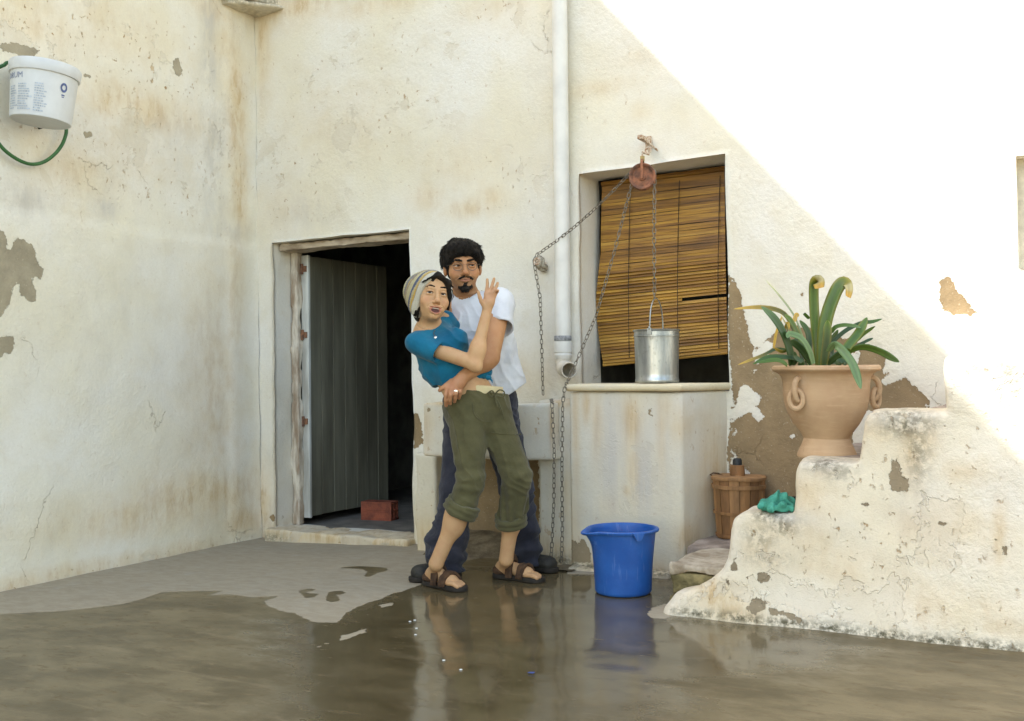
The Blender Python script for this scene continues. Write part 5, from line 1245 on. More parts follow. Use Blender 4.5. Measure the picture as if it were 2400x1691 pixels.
# ------------------------------------------------------------------ the man
man = thing('person', floor_at(1150, 1345), 'man in white tee and dark jeans hugging the woman from behind', 'person', 'the embracing couple')
DM = 5.42
hm = Head(1084, 627, 5.38, rad(9), rad(0), rad(-2), 1.12, .88)
SKM = (.43, .220, .098)
shR, shL = Q(1172, 712, 5.34), Q(1052, 728, 5.42)
elb, wri = Q(1149, 838, 5.10), Q(1086, 884, 5.015)
def zh(a, b, D): return Q(980+a/8.99, 880+b/8.99, D)
knuck = [zh(620, 270, 4.995), zh(710, 285, 4.985), zh(800, 280, 4.990), zh(880, 255, 5.005)]
tips = [[zh(585, 420, 4.985), zh(582, 530, 4.99), zh(590, 640, 5.01)], [zh(680, 420, 4.970), zh(668, 520, 4.98), zh(672, 600, 5.00)], [zh(790, 390, 4.972), zh(780, 480, 4.985), zh(768, 555, 5.005)], [zh(880, 350, 4.99), zh(872, 420, 5.0), zh(858, 480, 5.015)]]
B = head_prims(hm)
neck0 = hm.p(0, -.02, -.075); neck1 = Q(1098, 712, 5.43)
B += [RC(neck0, neck1, .060, .066, .03), RC(neck1+np.array([0, 0, -.02]), shR+np.array([0, .0, .0]), .062, .058, .05), RC(neck1+np.array([0, 0, -.02]), shL, .062, .058, .05),
      RC(Q(1112, 780, 5.44), Q(1130, 930, 5.44), .135, .125, .06), RC(shR, elb, .056, .046, .03), RC(elb, wri, .045, .031, .015), EL((elb+wri)/2*.45+elb*.55, (.047, .047, .047), k=.03)]
hw0 = wri; pal = (np.array(knuck).mean(0))
for kx in knuck: B += [RC(wri+(kx-wri)*.12, kx, .019, .0135, .012)]
B += [EL((wri+pal)/2, (.034, .03, .03), k=.02)]
for i, kx in enumerate(knuck): B += finger([kx]+tips[i], .0118, .0088, .006)
B += finger([zh(700, 130, 5.02), zh(590, 215, 5.0), zh(520, 265, 4.995), zh(455, 318, 5.0)], .0135, .0095, .012)
# his other hand over her shoulder
oh = Q(1045, 728, 5.315); B += [RC(shL, Q(1030, 800, 5.42), .054, .046, .03), RC(Q(1030, 800, 5.42), oh, .044, .032, .02)]
for i, (a, b) in enumerate([((1047, 728), (1049, 698)), ((1043, 726), (1043, 702)), ((1051, 732), (1054, 706))]): B += finger([oh, Q(*a, 5.25), Q((a[0]+b[0])/2, (a[1]+b[1])/2, 5.235), Q(*b, 5.245)], .016, .0095, .01)
# lower body (under the jeans)
hipL, kneeL, ankL = Q(1088, 948, 5.44), Q(1074, 1138, 5.38), Q(1045, 1318, 5.33)
hipR, kneeR, ankR = Q(1160, 948, 5.46), Q(1210, 1140, 5.46), Q(1235, 1305, 5.50)
B += [RC(Q(1120, 930, 5.45), Q(1128, 950, 5.45), .13, .13, .05)]
for a, b, c in ((hipL, kneeL, ankL), (hipR, kneeR, ankR)): B += [RC(a, b, .078, .055, .04), RC(b, c, .055, .040, .02)]
footM = [(floor_at(1078, 1350), floor_at(962, 1366), ankL), (floor_at(1208, 1330), floor_at(1304, 1344), ankR)]
for he, to, an in footM:
    f, sd, L = foot_frame(he, to); h0 = he+f*.045; B += [RC(an, h0+np.array([0, 0, .06]), .042, .036, .03), RC(h0+np.array([0, 0, .045]), to-f*.05+np.array([0, 0, .035]), .032, .026, .03)]
bo = body_obj(B, man, hm.p(0, .0, -.002), .152)
paint_skin(bo, SKM, [(hm, (.30, .125, .07))], [(pal, .06, (.47, .21, .12), .6)]+[(t_[-1], .012, (.50, .24, .15), .7) for t_ in tips])
eyes(hm, man, (.30, -.02))
# brows, moustache, goatee, hair
def bush(name, h, prims, par, amp=.004, freq=90, hh=.0026): return sdf_obj(name, prims, hh*h.k, HAIRM, par, post=lambda p, d: d+amp*h.k*fbm(p*freq, 101, 2), post_amp=amp*2)
def fuzz(ob, h, n, length, r, flow, lift=.12):
    hv_ = verts(ob); nn = np.empty(len(hv_)*3, np.float32); ob.data.vertices.foreach_get('normal', nn); nn = nn.reshape(-1, 3)
    ix = rng.choice(len(hv_), n); L_ = h.loc(hv_[ix]); d = np.array([flow(l) for l in L_])@np.array([h.X, h.Y, h.Z]); d = d/np.linalg.norm(d, axis=1)[:, None]; d = d+nn[ix]*lift+rng.normal(0, .12, (n, 3))
    m = MB(); strands(m, hv_[ix]-nn[ix]*.0012, d, length*h.k, r*h.k, .1); ob2 = m.build('hair_tuft', HAIRM, ob); return ob2
def sgn(x): return 1.0 if x > 0 else -1.0
for s in (-1, 1): bush('eyebrow', hm, [hm.rc((s*.015, .092, .0225), (s*.034, .089, .0265), .0042, .0040, .003), hm.rc((s*.034, .089, .0265), (s*.050, .078, .019), .0040, .0020, .003)], man, .002)
bush('moustache', hm, [hm.rc((s*.004, .099, -.0590), (s*.022, .092, -.0645), .0034, .0044, .004) for s in (-1, 1)]+[hm.rc((s*.022, .092, -.0645), (s*.034, .080, -.0715), .0044, .0026, .004) for s in (-1, 1)], man, .003)
bush('goatee', hm, [hm.el((0, .088, -.096), (.0075, .006, .011), .004), hm.rc((-.024, .070, -.106), (0, .082, -.116), .0085, .0125, .008), hm.rc((.024, .070, -.106), (0, .082, -.116), .0085, .0125, .008), hm.el((0, .076, -.125), (.019, .015, .013), .01)], man, .005, 80)
for o_ in [c for c in man.children if c.name.startswith('eyebrow')]: fuzz(o_, hm, 130, .012, .0007, lambda l: (sgn(l[0]), .0, .25))
for o_ in [c for c in man.children if c.name.startswith('moustache')]: fuzz(o_, hm, 130, .007, .0007, lambda l: (sgn(l[0])*.9, .1, -.6))
for o_ in [c for c in man.children if c.name.startswith('goatee')]: fuzz(o_, hm, 300, .009, .0008, lambda l: (l[0]*8, .25, -1.0))
def hair_post(p, d): 
    L = hm.loc(p); return d+.0060*hm.k*fbm(L*np.array([24, 16, 20]), 103, 2)+.0014*hm.k*fbm(L*np.array([120, 60, 30]), 104, 2)
HP = [hm.el((0, -.022, .058), (.090, .100, .100), 0), hm.el((-.062, -.015, .046), (.034, .055, .055), .03), hm.el((.058, -.015, .054), (.034, .055, .055), .03), hm.el((0, .040, .098), (.064, .050, .036), .03), hm.el((-.030, .058, .080), (.040, .028, .022), .02), hm.el((.014, .062, .076), (.030, .026, .020), .02), hm.el((.052, .044, .060), (.018, .030, .022), .02), hm.el((-.056, .040, .050), (.016, .030, .026), .02), hm.el((0, -.07, -.02), (.062, .045, .05), .03),
      hm.rc((-.071, .030, .03), (-.068, .030, -.034), .009, .005, .01), hm.rc((.072, .030, .03), (.070, .030, -.006), .008, .005, .01),
      hm.el((.004, .118, .012), (.062, .060, .046), .008, 's')]
ho2 = sdf_obj('hair', HP, .0034, HAIRM, man, post=hair_post, post_amp=.02)
hv = verts(ho2); hno = np.empty(len(hv)*3, np.float32); ho2.data.vertices.foreach_get('normal', hno); hno = hno.reshape(-1, 3)
L = hm.loc(hv); ok = np.where((L[:, 2] > .0) & (L[:, 1] < .11))[0]; pick = rng.choice(ok, 620)
m = MB(); nS = 2400; pk2 = rng.choice(ok, nS); Lc = L[pk2]-np.array([.01, -.045, .150]); tang = (Lc/np.linalg.norm(Lc, axis=1)[:, None])@np.array([hm.X, hm.Y, hm.Z])+hm.Y*.35+rng.normal(0, .16, (nS, 3))
tang = tang-hno[pk2]*(tang*hno[pk2]).sum(1)[:, None]*.97; tang /= np.linalg.norm(tang, axis=1)[:, None]
strands(m, hv[pk2]-hno[pk2]*.0015, tang+hno[pk2]*rng.uniform(.02, .20, (nS, 1)), .027, .0011, .3)
fr = [(x, .064+.012*math.cos(x*22), .066+.010*math.sin(x*90)) for x in np.linspace(-.056, .06, 150)]
strands(m, [hm.p(*q_) for q_ in fr], [hm.Y*.35-hm.Z*1.0+hm.X*random.uniform(-.5, .7) for _ in fr], .018, .0012, .5)
m.build('loose_hair', HAIRM, man, True)
# glasses
gl = MB()
for s in (-1, 1): gl.torus(hm.p(s*.0325, .099, -.008), .0200*hm.k, .0014*hm.k, hm.X, hm.Z, 26, 5, 1.06, .88); gl.tube([hm.p(s*.053, .096, .0), hm.p(s*.070, .08, .004), hm.p(s*.080, .0, .004)], .0007*hm.k, 5)
gl.tube([hm.p(-.0135, .104, -.002), hm.p(0, .110, .003), hm.p(.0135, .104, -.002)], .0007*hm.k, 5); gl.build('glasses', WIRE, man)
# necklace and ring
cn = []
for a in np.linspace(-2.2, 2.2, 30): cn.append(neck1+NRh*sin(a)*.083+NT_*(cos(a)*.075+.0)+NU*(.035-.040*cos(a)+.012*sin(a)))
m = MB(); m.tube(cn, .0032, 6)
for i in range(2, 28, 2): m.lathe([(0, -.005), (.0045, -.003), (.0045, .003), (0, .005)], cn[i], 6)
m.build('necklace', CORD, man)
rg0 = knuck[2]+(tips[2][0]-knuck[2])*.62; rd = tips[2][0]-knuck[2]; rd /= np.linalg.norm(rd); ra = np.cross(rd, MC[2]); ra /= np.linalg.norm(ra); m = MB()
m.torus(rg0, .0118, .0026, ra, np.cross(ra, rd), 20, 6); m.torus(rg0+rd*.004, .0116, .0026, ra, np.cross(ra, rd), 20, 6); m.build('ring', SILV, man)
# white tee
def fold_post(seed, dirv, amp, freq, fine=.0025):
    dv = np.array(dirv, float); dv /= np.linalg.norm(dv)
    def f(p, d):
        w = fbm(p*5.5, seed, 2); s = np.sin((p@dv)*freq+4.5*w)
        rg_ = (1-np.abs(s))**1.25; w2 = vnoise(p*3.7, seed+7)
        return d-amp*(1.35*rg_-.45)*(0.25+.85*np.clip(w2+.55, 0, 1))-fine*fbm(p*26, seed+3, 2)
    return f
slE = Q(1170, 769, 5.245); adS = (slE-shR)/np.linalg.norm(slE-shR)
def cone_d(p, a, b, ra, rb):
    e = b-a; t = ((p-a)@e)/(e@e); t = np.clip(t, 0, 1.6); return np.sqrt((((p-a)-t[:, None]*e)**2).sum(1))-(ra+(rb-ra)*t)
def sleeve(p, a, e, ra, rb, th, wob, seed):
    ax = (e-a)/np.linalg.norm(e-a); s = (p-e)@ax; w = wob*np.sin(fbm(p*9, seed, 2)*3)
    f = .004*fbm(p*np.array([22, 22, 9]), seed+1, 2)
    return np.maximum(np.maximum(cone_d(p, a, e, ra, rb)+f, s-w), np.where(s > -.07, -(cone_d(p, a, e, ra-th, rb-th)+f)-np.clip(-s-.04, 0, 1)*.8, -1))

T = [RC(Q(1112, 762, 5.43), Q(1122, 800, 5.43), .150, .152, 0), RC(Q(1122, 800, 5.43), Q(1146, 925, 5.46), .152, .158, .05), RC(Q(1092, 723, 5.425), shR+np.array([0, 0, -.008]), .076, .068, .06), RC(Q(1098, 726, 5.425), shL+np.array([0, 0, -.01]), .078, .074, .05), RC(Q(1168, 800, 5.42), Q(1186, 905, 5.44), .085, .100, .06),
     RC(shL, Q(1034, 785, 5.42), .072, .072, .03), RC(Q(1075, 780, 5.36), Q(1095, 900, 5.38), .09, .08, .05)]
ad = (elb-shR)/np.linalg.norm(elb-shR); hemA, hemB = Q(1222, 903, 5.36), Q(1150, 952, 5.36)
hn_ = np.cross(hemB-hemA, MC[2]); hn_ /= np.linalg.norm(hn_); hn_ = hn_ if hn_[2] < 0 else -hn_
vneck = Q(1088, 722, 5.33)
fp = fold_post(111, tuple(NRh+.35*NU), .0075, 44, .004)
def tee_post(p, d):
    w_ = np.clip((np.linalg.norm(p-neck1, axis=1)-.11)/.10, 0, 1); d = d*(1-w_)+fp(p, d)*w_
    d = d-.009*np.exp(-(np.linalg.norm(p-neck1, axis=1)/.13)**2)
    d = np.maximum(d, (p-hemA)@hn_-.006*np.sin(p[:, 0]*30))
    d = smin(d, sleeve(p, shR-adS*.02, slE, .066, .072, .009, .006, 115), .045)
    c = p-neck1; rr_ = np.sqrt((c@NRh)**2+((c@NT_)*.9-.012)**2+((c@NU)*.62-.012)**2); d = np.maximum(d, .080-rr_)     # neck opening
    v = p-vneck; d = np.where((v@NT_ > -.08), np.maximum(d, np.minimum(.034-np.abs(v@NRh)*1.0-np.maximum(-(v@NU), 0)*.9+np.maximum(v@NU, 0)*.5, .3)*0-1), d)
    return d
tee = sdf_obj('white_tee', T, .0046, TEEW, man, post=tee_post, post_amp=.03)
m = MB()
for t_ in (0, 1, 2): m.lathe([(.0, .003), (.004, .002), (.004, 0)], Q(1086-t_*.6, 733+t_*9, 5.262), 8)
m.build('shirt_button', TEEW, man)
# jeans
J = [RC(Q(1112, 935, 5.45), Q(1140, 935, 5.45), .140, .140, 0), RC(hipL, kneeL, .105, .086, .06), RC(kneeL, ankL+(ankL-kneeL)*.02, .084, .096, .04), RC(hipR, kneeR, .108, .086, .06), RC(kneeR, ankR+(ankR-kneeR)*.06, .084, .082, .04), EL(Q(1040, 1272, 5.34), (.10, .085, .08), k=.05)]
fj = fold_post(121, (.3, .1, 1), .005, 36, .003)
def jeans_post(p, d):
    d = fj(p, d); lowf = np.clip((.42-p[:, 2])/.35, 0, 1); d = d-.010*lowf*np.sin(p[:, 2]*62+3*fbm(p*7, 123, 2))
    return np.maximum(d, np.maximum(.035+.01*np.sin(p[:, 0]*25)-p[:, 2], p[:, 2]-Q(1120, 885, 5.45)[2]))
sdf_obj('jeans', J, .0046, DENIM, man, post=jeans_post, post_amp=.035)
for he, to, an in footM:
    f, sd, L = foot_frame(he, to); w = .042; sh = thing_part = None
    U = [RC(he+f*.05+NU*.055, he+f*.10+NU*.07, .045, .042, .03), RC(he+f*.09+NU*.055, to-f*.055+NU*.040, .043, .036, .03), EL(to-f*.06+NU*.042, (.05, .047, .040), k=.02)]
    sdf_obj('shoe', U, .0045, LEATHD, man, post=lambda p, d: np.maximum(d+.003*fbm(p*18, 131, 2), .016-p[:, 2]), post_amp=.01)
    pr = [FN(lambda p, he=he, f=f, sd=sd, L=L: np.maximum(np.sqrt((np.maximum(np.abs((p-he)@f-L/2)-(L/2-.045), 0))**2+((p-he)@sd)**2)-.049+.006*np.sin(((p-he)@f)/L*pi), np.abs(p[:, 2]-.014)-.0125))]
    mid = (he+to)/2; V, F = sdf_np(pr, .005, mid-np.array([.26, .26, .03+mid[2]]), mid+np.array([.26, .26, .06])); link('shoe_sole', mesh_np('shoe_sole', V, F), SOLE, man)
    m = MB(); a = he+f*.13
    for i in range(3): b = he+f*(.125+.022*i)+NU*(.098-.008*i); m.tube([b-sd*.03-NU*.014, b+NU*.004, b+sd*.03-NU*.014], .0032, 5)
    m.build('shoelace', simple('tan_lace', (.20, .15, .09), .9, .3), man)

# ------------------------------------------------------------------ the woman
DW = 5.15
wom = thing('person', floor_at(1110, 1370), 'woman in teal top and rolled olive trousers leaning back and waving', 'person', 'the embracing couple')
hw_ = Head(1013, 694.5, 5.06, rad(19), rad(8), rad(8), 1.02)
SKW = (.53, .320, .160)
shA_, shB_ = Q(981, 806, 5.06), Q(1042, 752, 5.24)
elbW, wriW = Q(1112, 852, 4.965), Q(1141, 730, 4.99)
def zw(a, b, D): return Q(1100+a/6.74, 640+b/6.74, D)
W = head_prims(hw_, True, .008)
nk0 = hw_.p(0, -.02, -.07); nk1 = Q(1003, 783, 5.14)
slW = Q(1031, 829, 5.01)
W += [RC(nk0, nk1, .049, .054, .03), RC(nk1, shA_+NU*.0, .052, .048, .05), RC(nk1, shB_, .052, .046, .05), RC(Q(1024, 812, 5.15), Q(1048, 852, 5.15), .098, .092, .05), RC(Q(1048, 852, 5.15), Q(1086, 900, 5.15), .090, .096, .05), RC(Q(1086, 900, 5.15), Q(1112, 945, 5.16), .105, .120, .05),
      RC(shA_, elbW, .041, .034, .03), EL(elbW+(elbW-wriW)*.06+(elbW-shA_)*.05, (.026, .026, .026), k=.02), RC(elbW, wriW, .0355, .0230, .014), EL(elbW+(wriW-elbW)*.26, (.037, .037, .046), k=.03)]
kW = [zw(265, 335, 4.985), zw(318, 315, 4.98), zw(368, 318, 4.985), zw(405, 335, 4.995)]
fW = [[zw(280, 240, 4.985), zw(285, 170, 4.985), zw(283, 105, 4.985)], [zw(352, 225, 4.98), zw(375, 150, 4.98), zw(392, 92, 4.98)], [zw(412, 250, 4.985), zw(435, 200, 4.985), zw(448, 160, 4.985)], [zw(436, 300, 4.99), zw(444, 285, 4.97), zw(448, 278, 4.955)]]
for kx in kW: W += [RC(wriW+(kx-wriW)*.12, kx, .0165, .0105, .010)]
W += [EL((wriW+np.array(kW).mean(0))/2, (.026, .022, .026), k=.016)]
for i in range(4): W += finger([kW[i]]+fW[i], .0090, .0068, .005)
W += finger([zw(250, 540, 4.98), zw(192, 455, 4.97), zw(165, 385, 4.965), zw(142, 305, 4.965)], .0125, .0075, .010)
W += [RC(shB_, Q(1072, 770, 5.33), .044, .04, .03), RC(Q(1072, 770, 5.33), Q(1120, 790, 5.50), .038, .028, .02)]
wh = [(Q(1094, 962, 5.12), Q(1106, 1126, 5.04), Q(1022, 1322, 5.05)), (Q(1152, 965, 5.18), Q(1212, 1118, 5.11), Q(1186, 1312, 5.20))]
for a, b, c in wh: W += [RC(a, b, .085, .048, .05), RC(b, c, .046, .0345, .03), EL(b+(c-b)*.46, (.050, .050, .080), k=.05)]
footW = [(floor_at(1000, 1370), floor_at(1084, 1387), wh[0][2]), (floor_at(1162, 1353), floor_at(1268, 1366), wh[1][2])]
for he, to, an in footW:
    f, sd, L = foot_frame(he, to); W += [RC(an, he+f*.050+NU*.058, .030, .027, .015), EL(he+f*.030+NU*.044, (.030, .030, .030), k=.025), RC(he+f*.06+NU*.060, he+f*(L*.68)+NU*.042, .036, .030, .03), EL(he+f*(L*.70)+NU*.040, (.036, .036, .020), k=.02)]
    for i in range(5):
        s_ = (i-2)*.0148; l_ = [.0, .004, -.002, -.010, -.020][i if (sd@NT_ < 0) else 4-i]; r_ = [.0125, .0098, .0092, .0086, .0080][i if (sd@NT_ < 0) else 4-i]
        W += finger([he+f*(L*.72)+sd*s_+NU*.036, he+f*(L*.90+l_)+sd*s_*1.05+NU*.036, he+f*(L*.985+l_)+sd*s_*1.05+NU*.028], r_, r_*.92, .006)
wb_ = body_obj(W, wom, hw_.p(0, .012, -.016), .150)
paint_skin(wb_, SKW, [(hw_, (.42, .15, .10))], [(np.array(kW).mean(0), .05, (.56, .29, .18), .5)]+[(to, .03, (.55, .26, .17), .6) for _, to, _ in footW])
eyes(hw_, wom, (-.28, -.04))
for s in (-1, 1): bush('eyebrow', hw_, [hw_.rc((s*.015, .088, .0290), (s*.032, .086, .0320), .0032, .0034, .003), hw_.rc((s*.032, .086, .0320), (s*.050, .074, .0245), .0034, .0016, .003)], wom, .0012)
for o_ in [c for c in wom.children if c.name.startswith('eyebrow')]: fuzz(o_, hw_, 90, .009, .0005, lambda l: (sgn(l[0]), .0, .2), .05)
V, F = sdf_np([hw_.el((.0, .076, -.085), (.025, .0115, .019), 0)], .003); link('mouth', mesh_np('mouth', V, F), MOUTHD, wom)
V, F = sdf_np([hw_.rc((-.016, .0845, -.0725), (.016, .0845, -.0725), .0030, .0030, 0), hw_.rc((-.016, .0845, -.0725), (-.027, .0765, -.0690), .0030, .0018, 0), hw_.rc((.016, .0845, -.0725), (.027, .0765, -.0690), .0030, .0018, 0)], .0018); link('teeth', mesh_np('teeth', V, F), TEETH, wom)
# dark hair under the cap
def hairw_post(p, d): L = hw_.loc(p); return d+.003*fbm(L*np.array([50, 40, 20]), 141, 2)
HW = [hw_.el((0, -.014, .030), (.077, .092, .084), 0), hw_.rc((-.060, .004, -.055), (-.060, -.008, -.125), .006, .006, .015), hw_.el((-.046, -.055, -.07), (.020, .03, .050), .03), hw_.rc((-.002, .078, .086), (-.046, .066, .066), .009, .005, .010), hw_.rc((.000, .076, .090), (.054, .060, .062), .012, .013, .015), hw_.rc((.054, .060, .062), (.074, .038, .000), .014, .009, .015), hw_.rc((.074, .038, .000), (.078, .020, -.055), .009, .006, .015), hw_.el((0, -.06, -.06), (.06, .04, .06), .03),
      hw_.el((0, .115, .012), (.055, .070, .064), .008, 's')]
hw2 = sdf_obj('hair', HW, .0034, HAIRM, wom, post=hairw_post, post_amp=.015)
m = MB(); st0 = []; sd0 = []
for i in range(260):
    a = random.uniform(0, 1); st0.append(hw_.p(.010+.055*a, .078-.016*a, .092-.036*a)); sd0.append(hw_.X*random.uniform(.7, 1.0)-hw_.Z*random.uniform(.5, .9)+hw_.Y*.15)
for i in range(200):
    a = random.uniform(0, 1); st0.append(hw_.p(-.006-.05*a, .080-.018*a, .092-.036*a)); sd0.append(-hw_.X*random.uniform(.7, 1.0)-hw_.Z*random.uniform(.4, .8)+hw_.Y*.12)
for i in range(160): st0.append(hw_.p(-.066+random.uniform(-.01, .01), -.01+random.uniform(-.02, .02), -.08)); sd0.append(-hw_.Z+hw_.Y*random.uniform(-.1, .2)-hw_.X*random.uniform(-.1, .15))
strands(m, st0, sd0, .026, .0010, .5)
m.tube([hw_.p(.060, .055, .045), hw_.p(.082, .052, .030), hw_.p(.090, .05, .000), hw_.p(.080, .048, -.025)], [.003, .0028, .0022, .0006], 4)
m.build('loose_hair', HAIRM, wom)
# striped knitted cap
HATM = NT('striped_knit'); hc = HATM.attrc('tint'); hk_ = HATM.noise(160, 2, .5); HATM.out(HATM.mix(HATM.ramp(hk_, .4, .7, 0, .3), hc, HATM.mix(1.0, hc, (.6, .6, .6), 'MULTIPLY')), .95, HATM.bump(hk_, .6, .004), Specular_IOR_Level=.1, Sheen_Weight=.2)
bd = np.array([.0, -.62, .78]); bd /= np.linalg.norm(bd)          # the cap's own axis, tipped to the back of the head (head space)
bx_ = np.array([-.38, -.80, .46]); bx_ /= np.linalg.norm(bx_)
def hat_post(p, d):
    L = hw_.loc(p); t_ = L@bx_
    d = d+.0062*np.cos((t_-.038)*2*pi/.036)*smooth01((t_-.022)/.02)-.004*fbm(L*9, 151, 2)-.0010*np.sin(np.arctan2(L@np.cross(bx_, [1, 0, 0]), L@np.array([1, 0, 0]))*70)
    return np.maximum(d, -.013-t_+.004*fbm(L*12, 152, 2))
HT = [hw_.el((0, -.010, .028), (.086, .102, .090), 0), hw_.el((-.020, -.066, .050), (.086, .078, .072), .04), hw_.el((-.045, -.078, .000), (.062, .060, .070), .04), hw_.el((-.03, -.02, -.01), (.058, .06, .07), .03), hw_.el((-.052, -.040, -.058), (.036, .050, .052), .03), hw_.el((-.060, -.085, .030), (.050, .045, .060), .03)]
hat = sdf_obj('knit_cap', HT, .0034, HATM.m, wom, post=hat_post, post_amp=.02)
L = hw_.loc(verts(hat)); t_ = L@bx_+.004*fbm(L*14, 153, 2); cols = np.tile(np.array([.50, .47, .37]), (len(t_), 1))
for (a, b, c) in ((.022, .027, (.24, .21, .17)), (.027, .044, (.50, .31, .03)), (.044, .050, (.46, .38, .22)), (.050, .066, (.10, .12, .17)), (.066, .072, (.44, .36, .24)), (.072, .088, (.50, .44, .26)), (.088, .094, (.26, .20, .15)), (.094, .112, (.50, .36, .06)), (.112, .122, (.22, .21, .21)), (.122, .3, (.50, .45, .25))):
    w_ = ((t_ > a) & (t_ <= b)); cols[w_] = c
attr_col(hat.data, 'tint', cols)
# teal top, tied above a bare midriff
TT = [RC(Q(1020, 806, 5.15), Q(1048, 856, 5.15), .112, .108, 0), RC(Q(1048, 856, 5.15), Q(1078, 890, 5.15), .106, .112, .05), RC(nk1+NU*-.028, shA_+NRh*.012, .058, .052, .05), RC(nk1+NU*-.02, shB_+NU*.002, .052, .046, .05), EL(Q(1064, 800, 5.075), (.072, .065, .065), k=.05), EL(Q(1036, 818, 5.06), (.066, .06, .06), k=.05), RC(shB_, Q(1058, 764, 5.28), .047, .044, .03), RC(Q(1020, 860, 5.17), Q(1052, 900, 5.17), .07, .06, .05), RC(Q(1090, 868, 5.16), Q(1126, 862, 5.16), .066, .046, .04), RC(Q(1098, 882, 5.10), Q(1142, 873, 5.11), .038, .026, .03)]
ad2 = (slW-shA_)/np.linalg.norm(slW-shA_)
ha, hb2 = Q(1022, 908, 5.05), Q(1150, 884, 5.05); hn2 = np.cross(hb2-ha, MC[2]); hn2 /= np.linalg.norm(hn2); hn2 = hn2 if hn2[2] < 0 else -hn2
ft = fold_post(161, tuple(NRh*.8+NU*.8), .0055, 48, .0025)
def top_post(p, d):
    w_ = np.clip((np.linalg.norm(p-nk1, axis=1)-.08)/.08, 0, 1); d = d*(1-w_)+ft(p, d)*w_; d = np.maximum(d, (p-ha)@hn2-.008*np.sin(p[:, 0]*40+1))
    d = smin(d, sleeve(p, shA_-ad2*.01, slW, .056, .055, .008, .004, 165), .016)
    c = p-nk1; rr_ = np.sqrt((c@NRh)**2+(c@NT_-.015)**2+((c@NU-.02)*.8)**2); return np.maximum(d, .066-rr_)
sdf_obj('teal_top', TT, .0042, TEAL, wom, post=top_post, post_amp=.03)
m = MB(); kn = Q(1147, 886, 5.03); m.tube([kn-NRh*.016+NU*.004, kn-NRh*.006+NU*.001, kn+NRh*.004, kn+NRh*.010-NU*.004], [.010, .013, .011, .003], 8); m.tube([kn, kn+NRh*.012-NU*.014, kn+NRh*.014-NU*.026], [.006, .005, .001], 6); m.build('top_knot', TEAL, wom)
# cream waistband
sdf_obj('waistband', [RC(Q(1092, 918, 5.15), Q(1128, 912, 5.16), .106, .108, 0)], .0045, CREAM, wom, post=lambda p, d: np.maximum(d, np.maximum((p-Q(1120, 903, 5.05))@np.array([.10*NRh[0], .10*NRh[1], 1.0]), -(p-Q(1120, 925, 5.05))@NU)))
# rolled olive trousers
cufA = wh[0][1]+(wh[0][2]-wh[0][1])*.385; cufB = wh[1][1]+(wh[1][2]-wh[1][1])*.555
dA = (wh[0][2]-wh[0][1])/np.linalg.norm(wh[0][2]-wh[0][1]); dB = (wh[1][2]-wh[1][1])/np.linalg.norm(wh[1][2]-wh[1][1])
cA = np.array(cufA)+NRh*.008; cB = np.array(cufB)
TR = [RC(Q(1104, 935, 5.16), Q(1136, 935, 5.17), .122, .118, 0), EL(Q(1116, 962, 5.18), (.134, .125, .10), k=.05), RC(wh[0][0], wh[0][1]-NRh*.004, .101, .063, .05), RC(wh[0][1]-NRh*.004, cA, .063, .069, .03), RC(wh[1][0], wh[1][1], .093, .071, .05), RC(wh[1][1], cB, .071, .067, .03), EL(Q(1086, 965, 5.2), (.085, .1, .1), k=.05)]
fo_ = fold_post(171, tuple(NRh*.75+NU*.6), .0062, 40, .0026)
wbz = Q(1120, 915, 5.05)
def tr_post(p, d):
    d = fo_(p, d)
    kneez = np.exp(-((p[:, 2]-wh[0][1][2])/.09)**2); d = d-.003*kneez*np.sin(p[:, 2]*95+3*fbm(p*9, 173, 2))
    up = (p[:, 2]-wh[1][1][2]); lw = np.clip(-up/.12, 0, 1)*((p-wh[1][1])@NRh > -.12); ang = np.arctan2((p-cB)@NT_, (p-cB)@NRh); d = d-.006*lw*np.sin(ang*9)
    d = np.maximum(d, (p-wbz)@np.array([.16*NRh[0], .16*NRh[1], 1.0]))
    nearA = np.linalg.norm(p-cA, axis=1) < .20; nearB = np.linalg.norm(p-cB, axis=1) < .20
    for near_, c, dd, ri in ((nearA, cA, dA, .056), (nearB, cB, dB, .055)):
        s = (p-c)@dd; ax_ = np.linalg.norm((p-c)-s[:, None]*dd, axis=1)
        d = np.where(near_ & (ax_ < .13), np.maximum(d, s-.004), d); d = np.where(near_ & (s > -.025) & (ax_ < .13), np.maximum(d, ri-ax_), d)
    return d
tro = sdf_obj('rolled_trousers', TR, .0044, OLIVE, wom, post=tr_post, post_amp=.03)
def cuff(c, d, ro, ri, hgt, tl):
    dd = d/np.linalg.norm(d)
    def f(p):
        s = (p-c)@dd+.012*np.sin(np.arctan2((p-c)@NT_, (p-c)@NRh)*2+1)*.6; ax_ = np.linalg.norm((p-c)-((p-c)@dd)[:, None]*dd, axis=1)
        q = np.stack([np.abs(ax_-(ro+ri)/2)-(ro-ri)/2+.006, np.abs(s)-hgt/2+.006], 1); return np.linalg.norm(np.maximum(q, 0), axis=1)+np.minimum(q.max(1), 0)-.006
    V, F = sdf_np([FN(f)], .004, c-.15, c+.15, post=lambda p, d: d+.0045*fbm(p*16, 181, 2)+.002*np.sin(((p-c)@dd)*220), post_amp=.012); link('trouser_cuff', mesh_np('trouser_cuff', V, F), OLIVE, wom)
cuff(cA-dA*.018, dA-NRh*.10, .085, .057, .064, 0); cuff(cB-dB*.012, dB+NRh*.20, .080, .056, .055, 0)
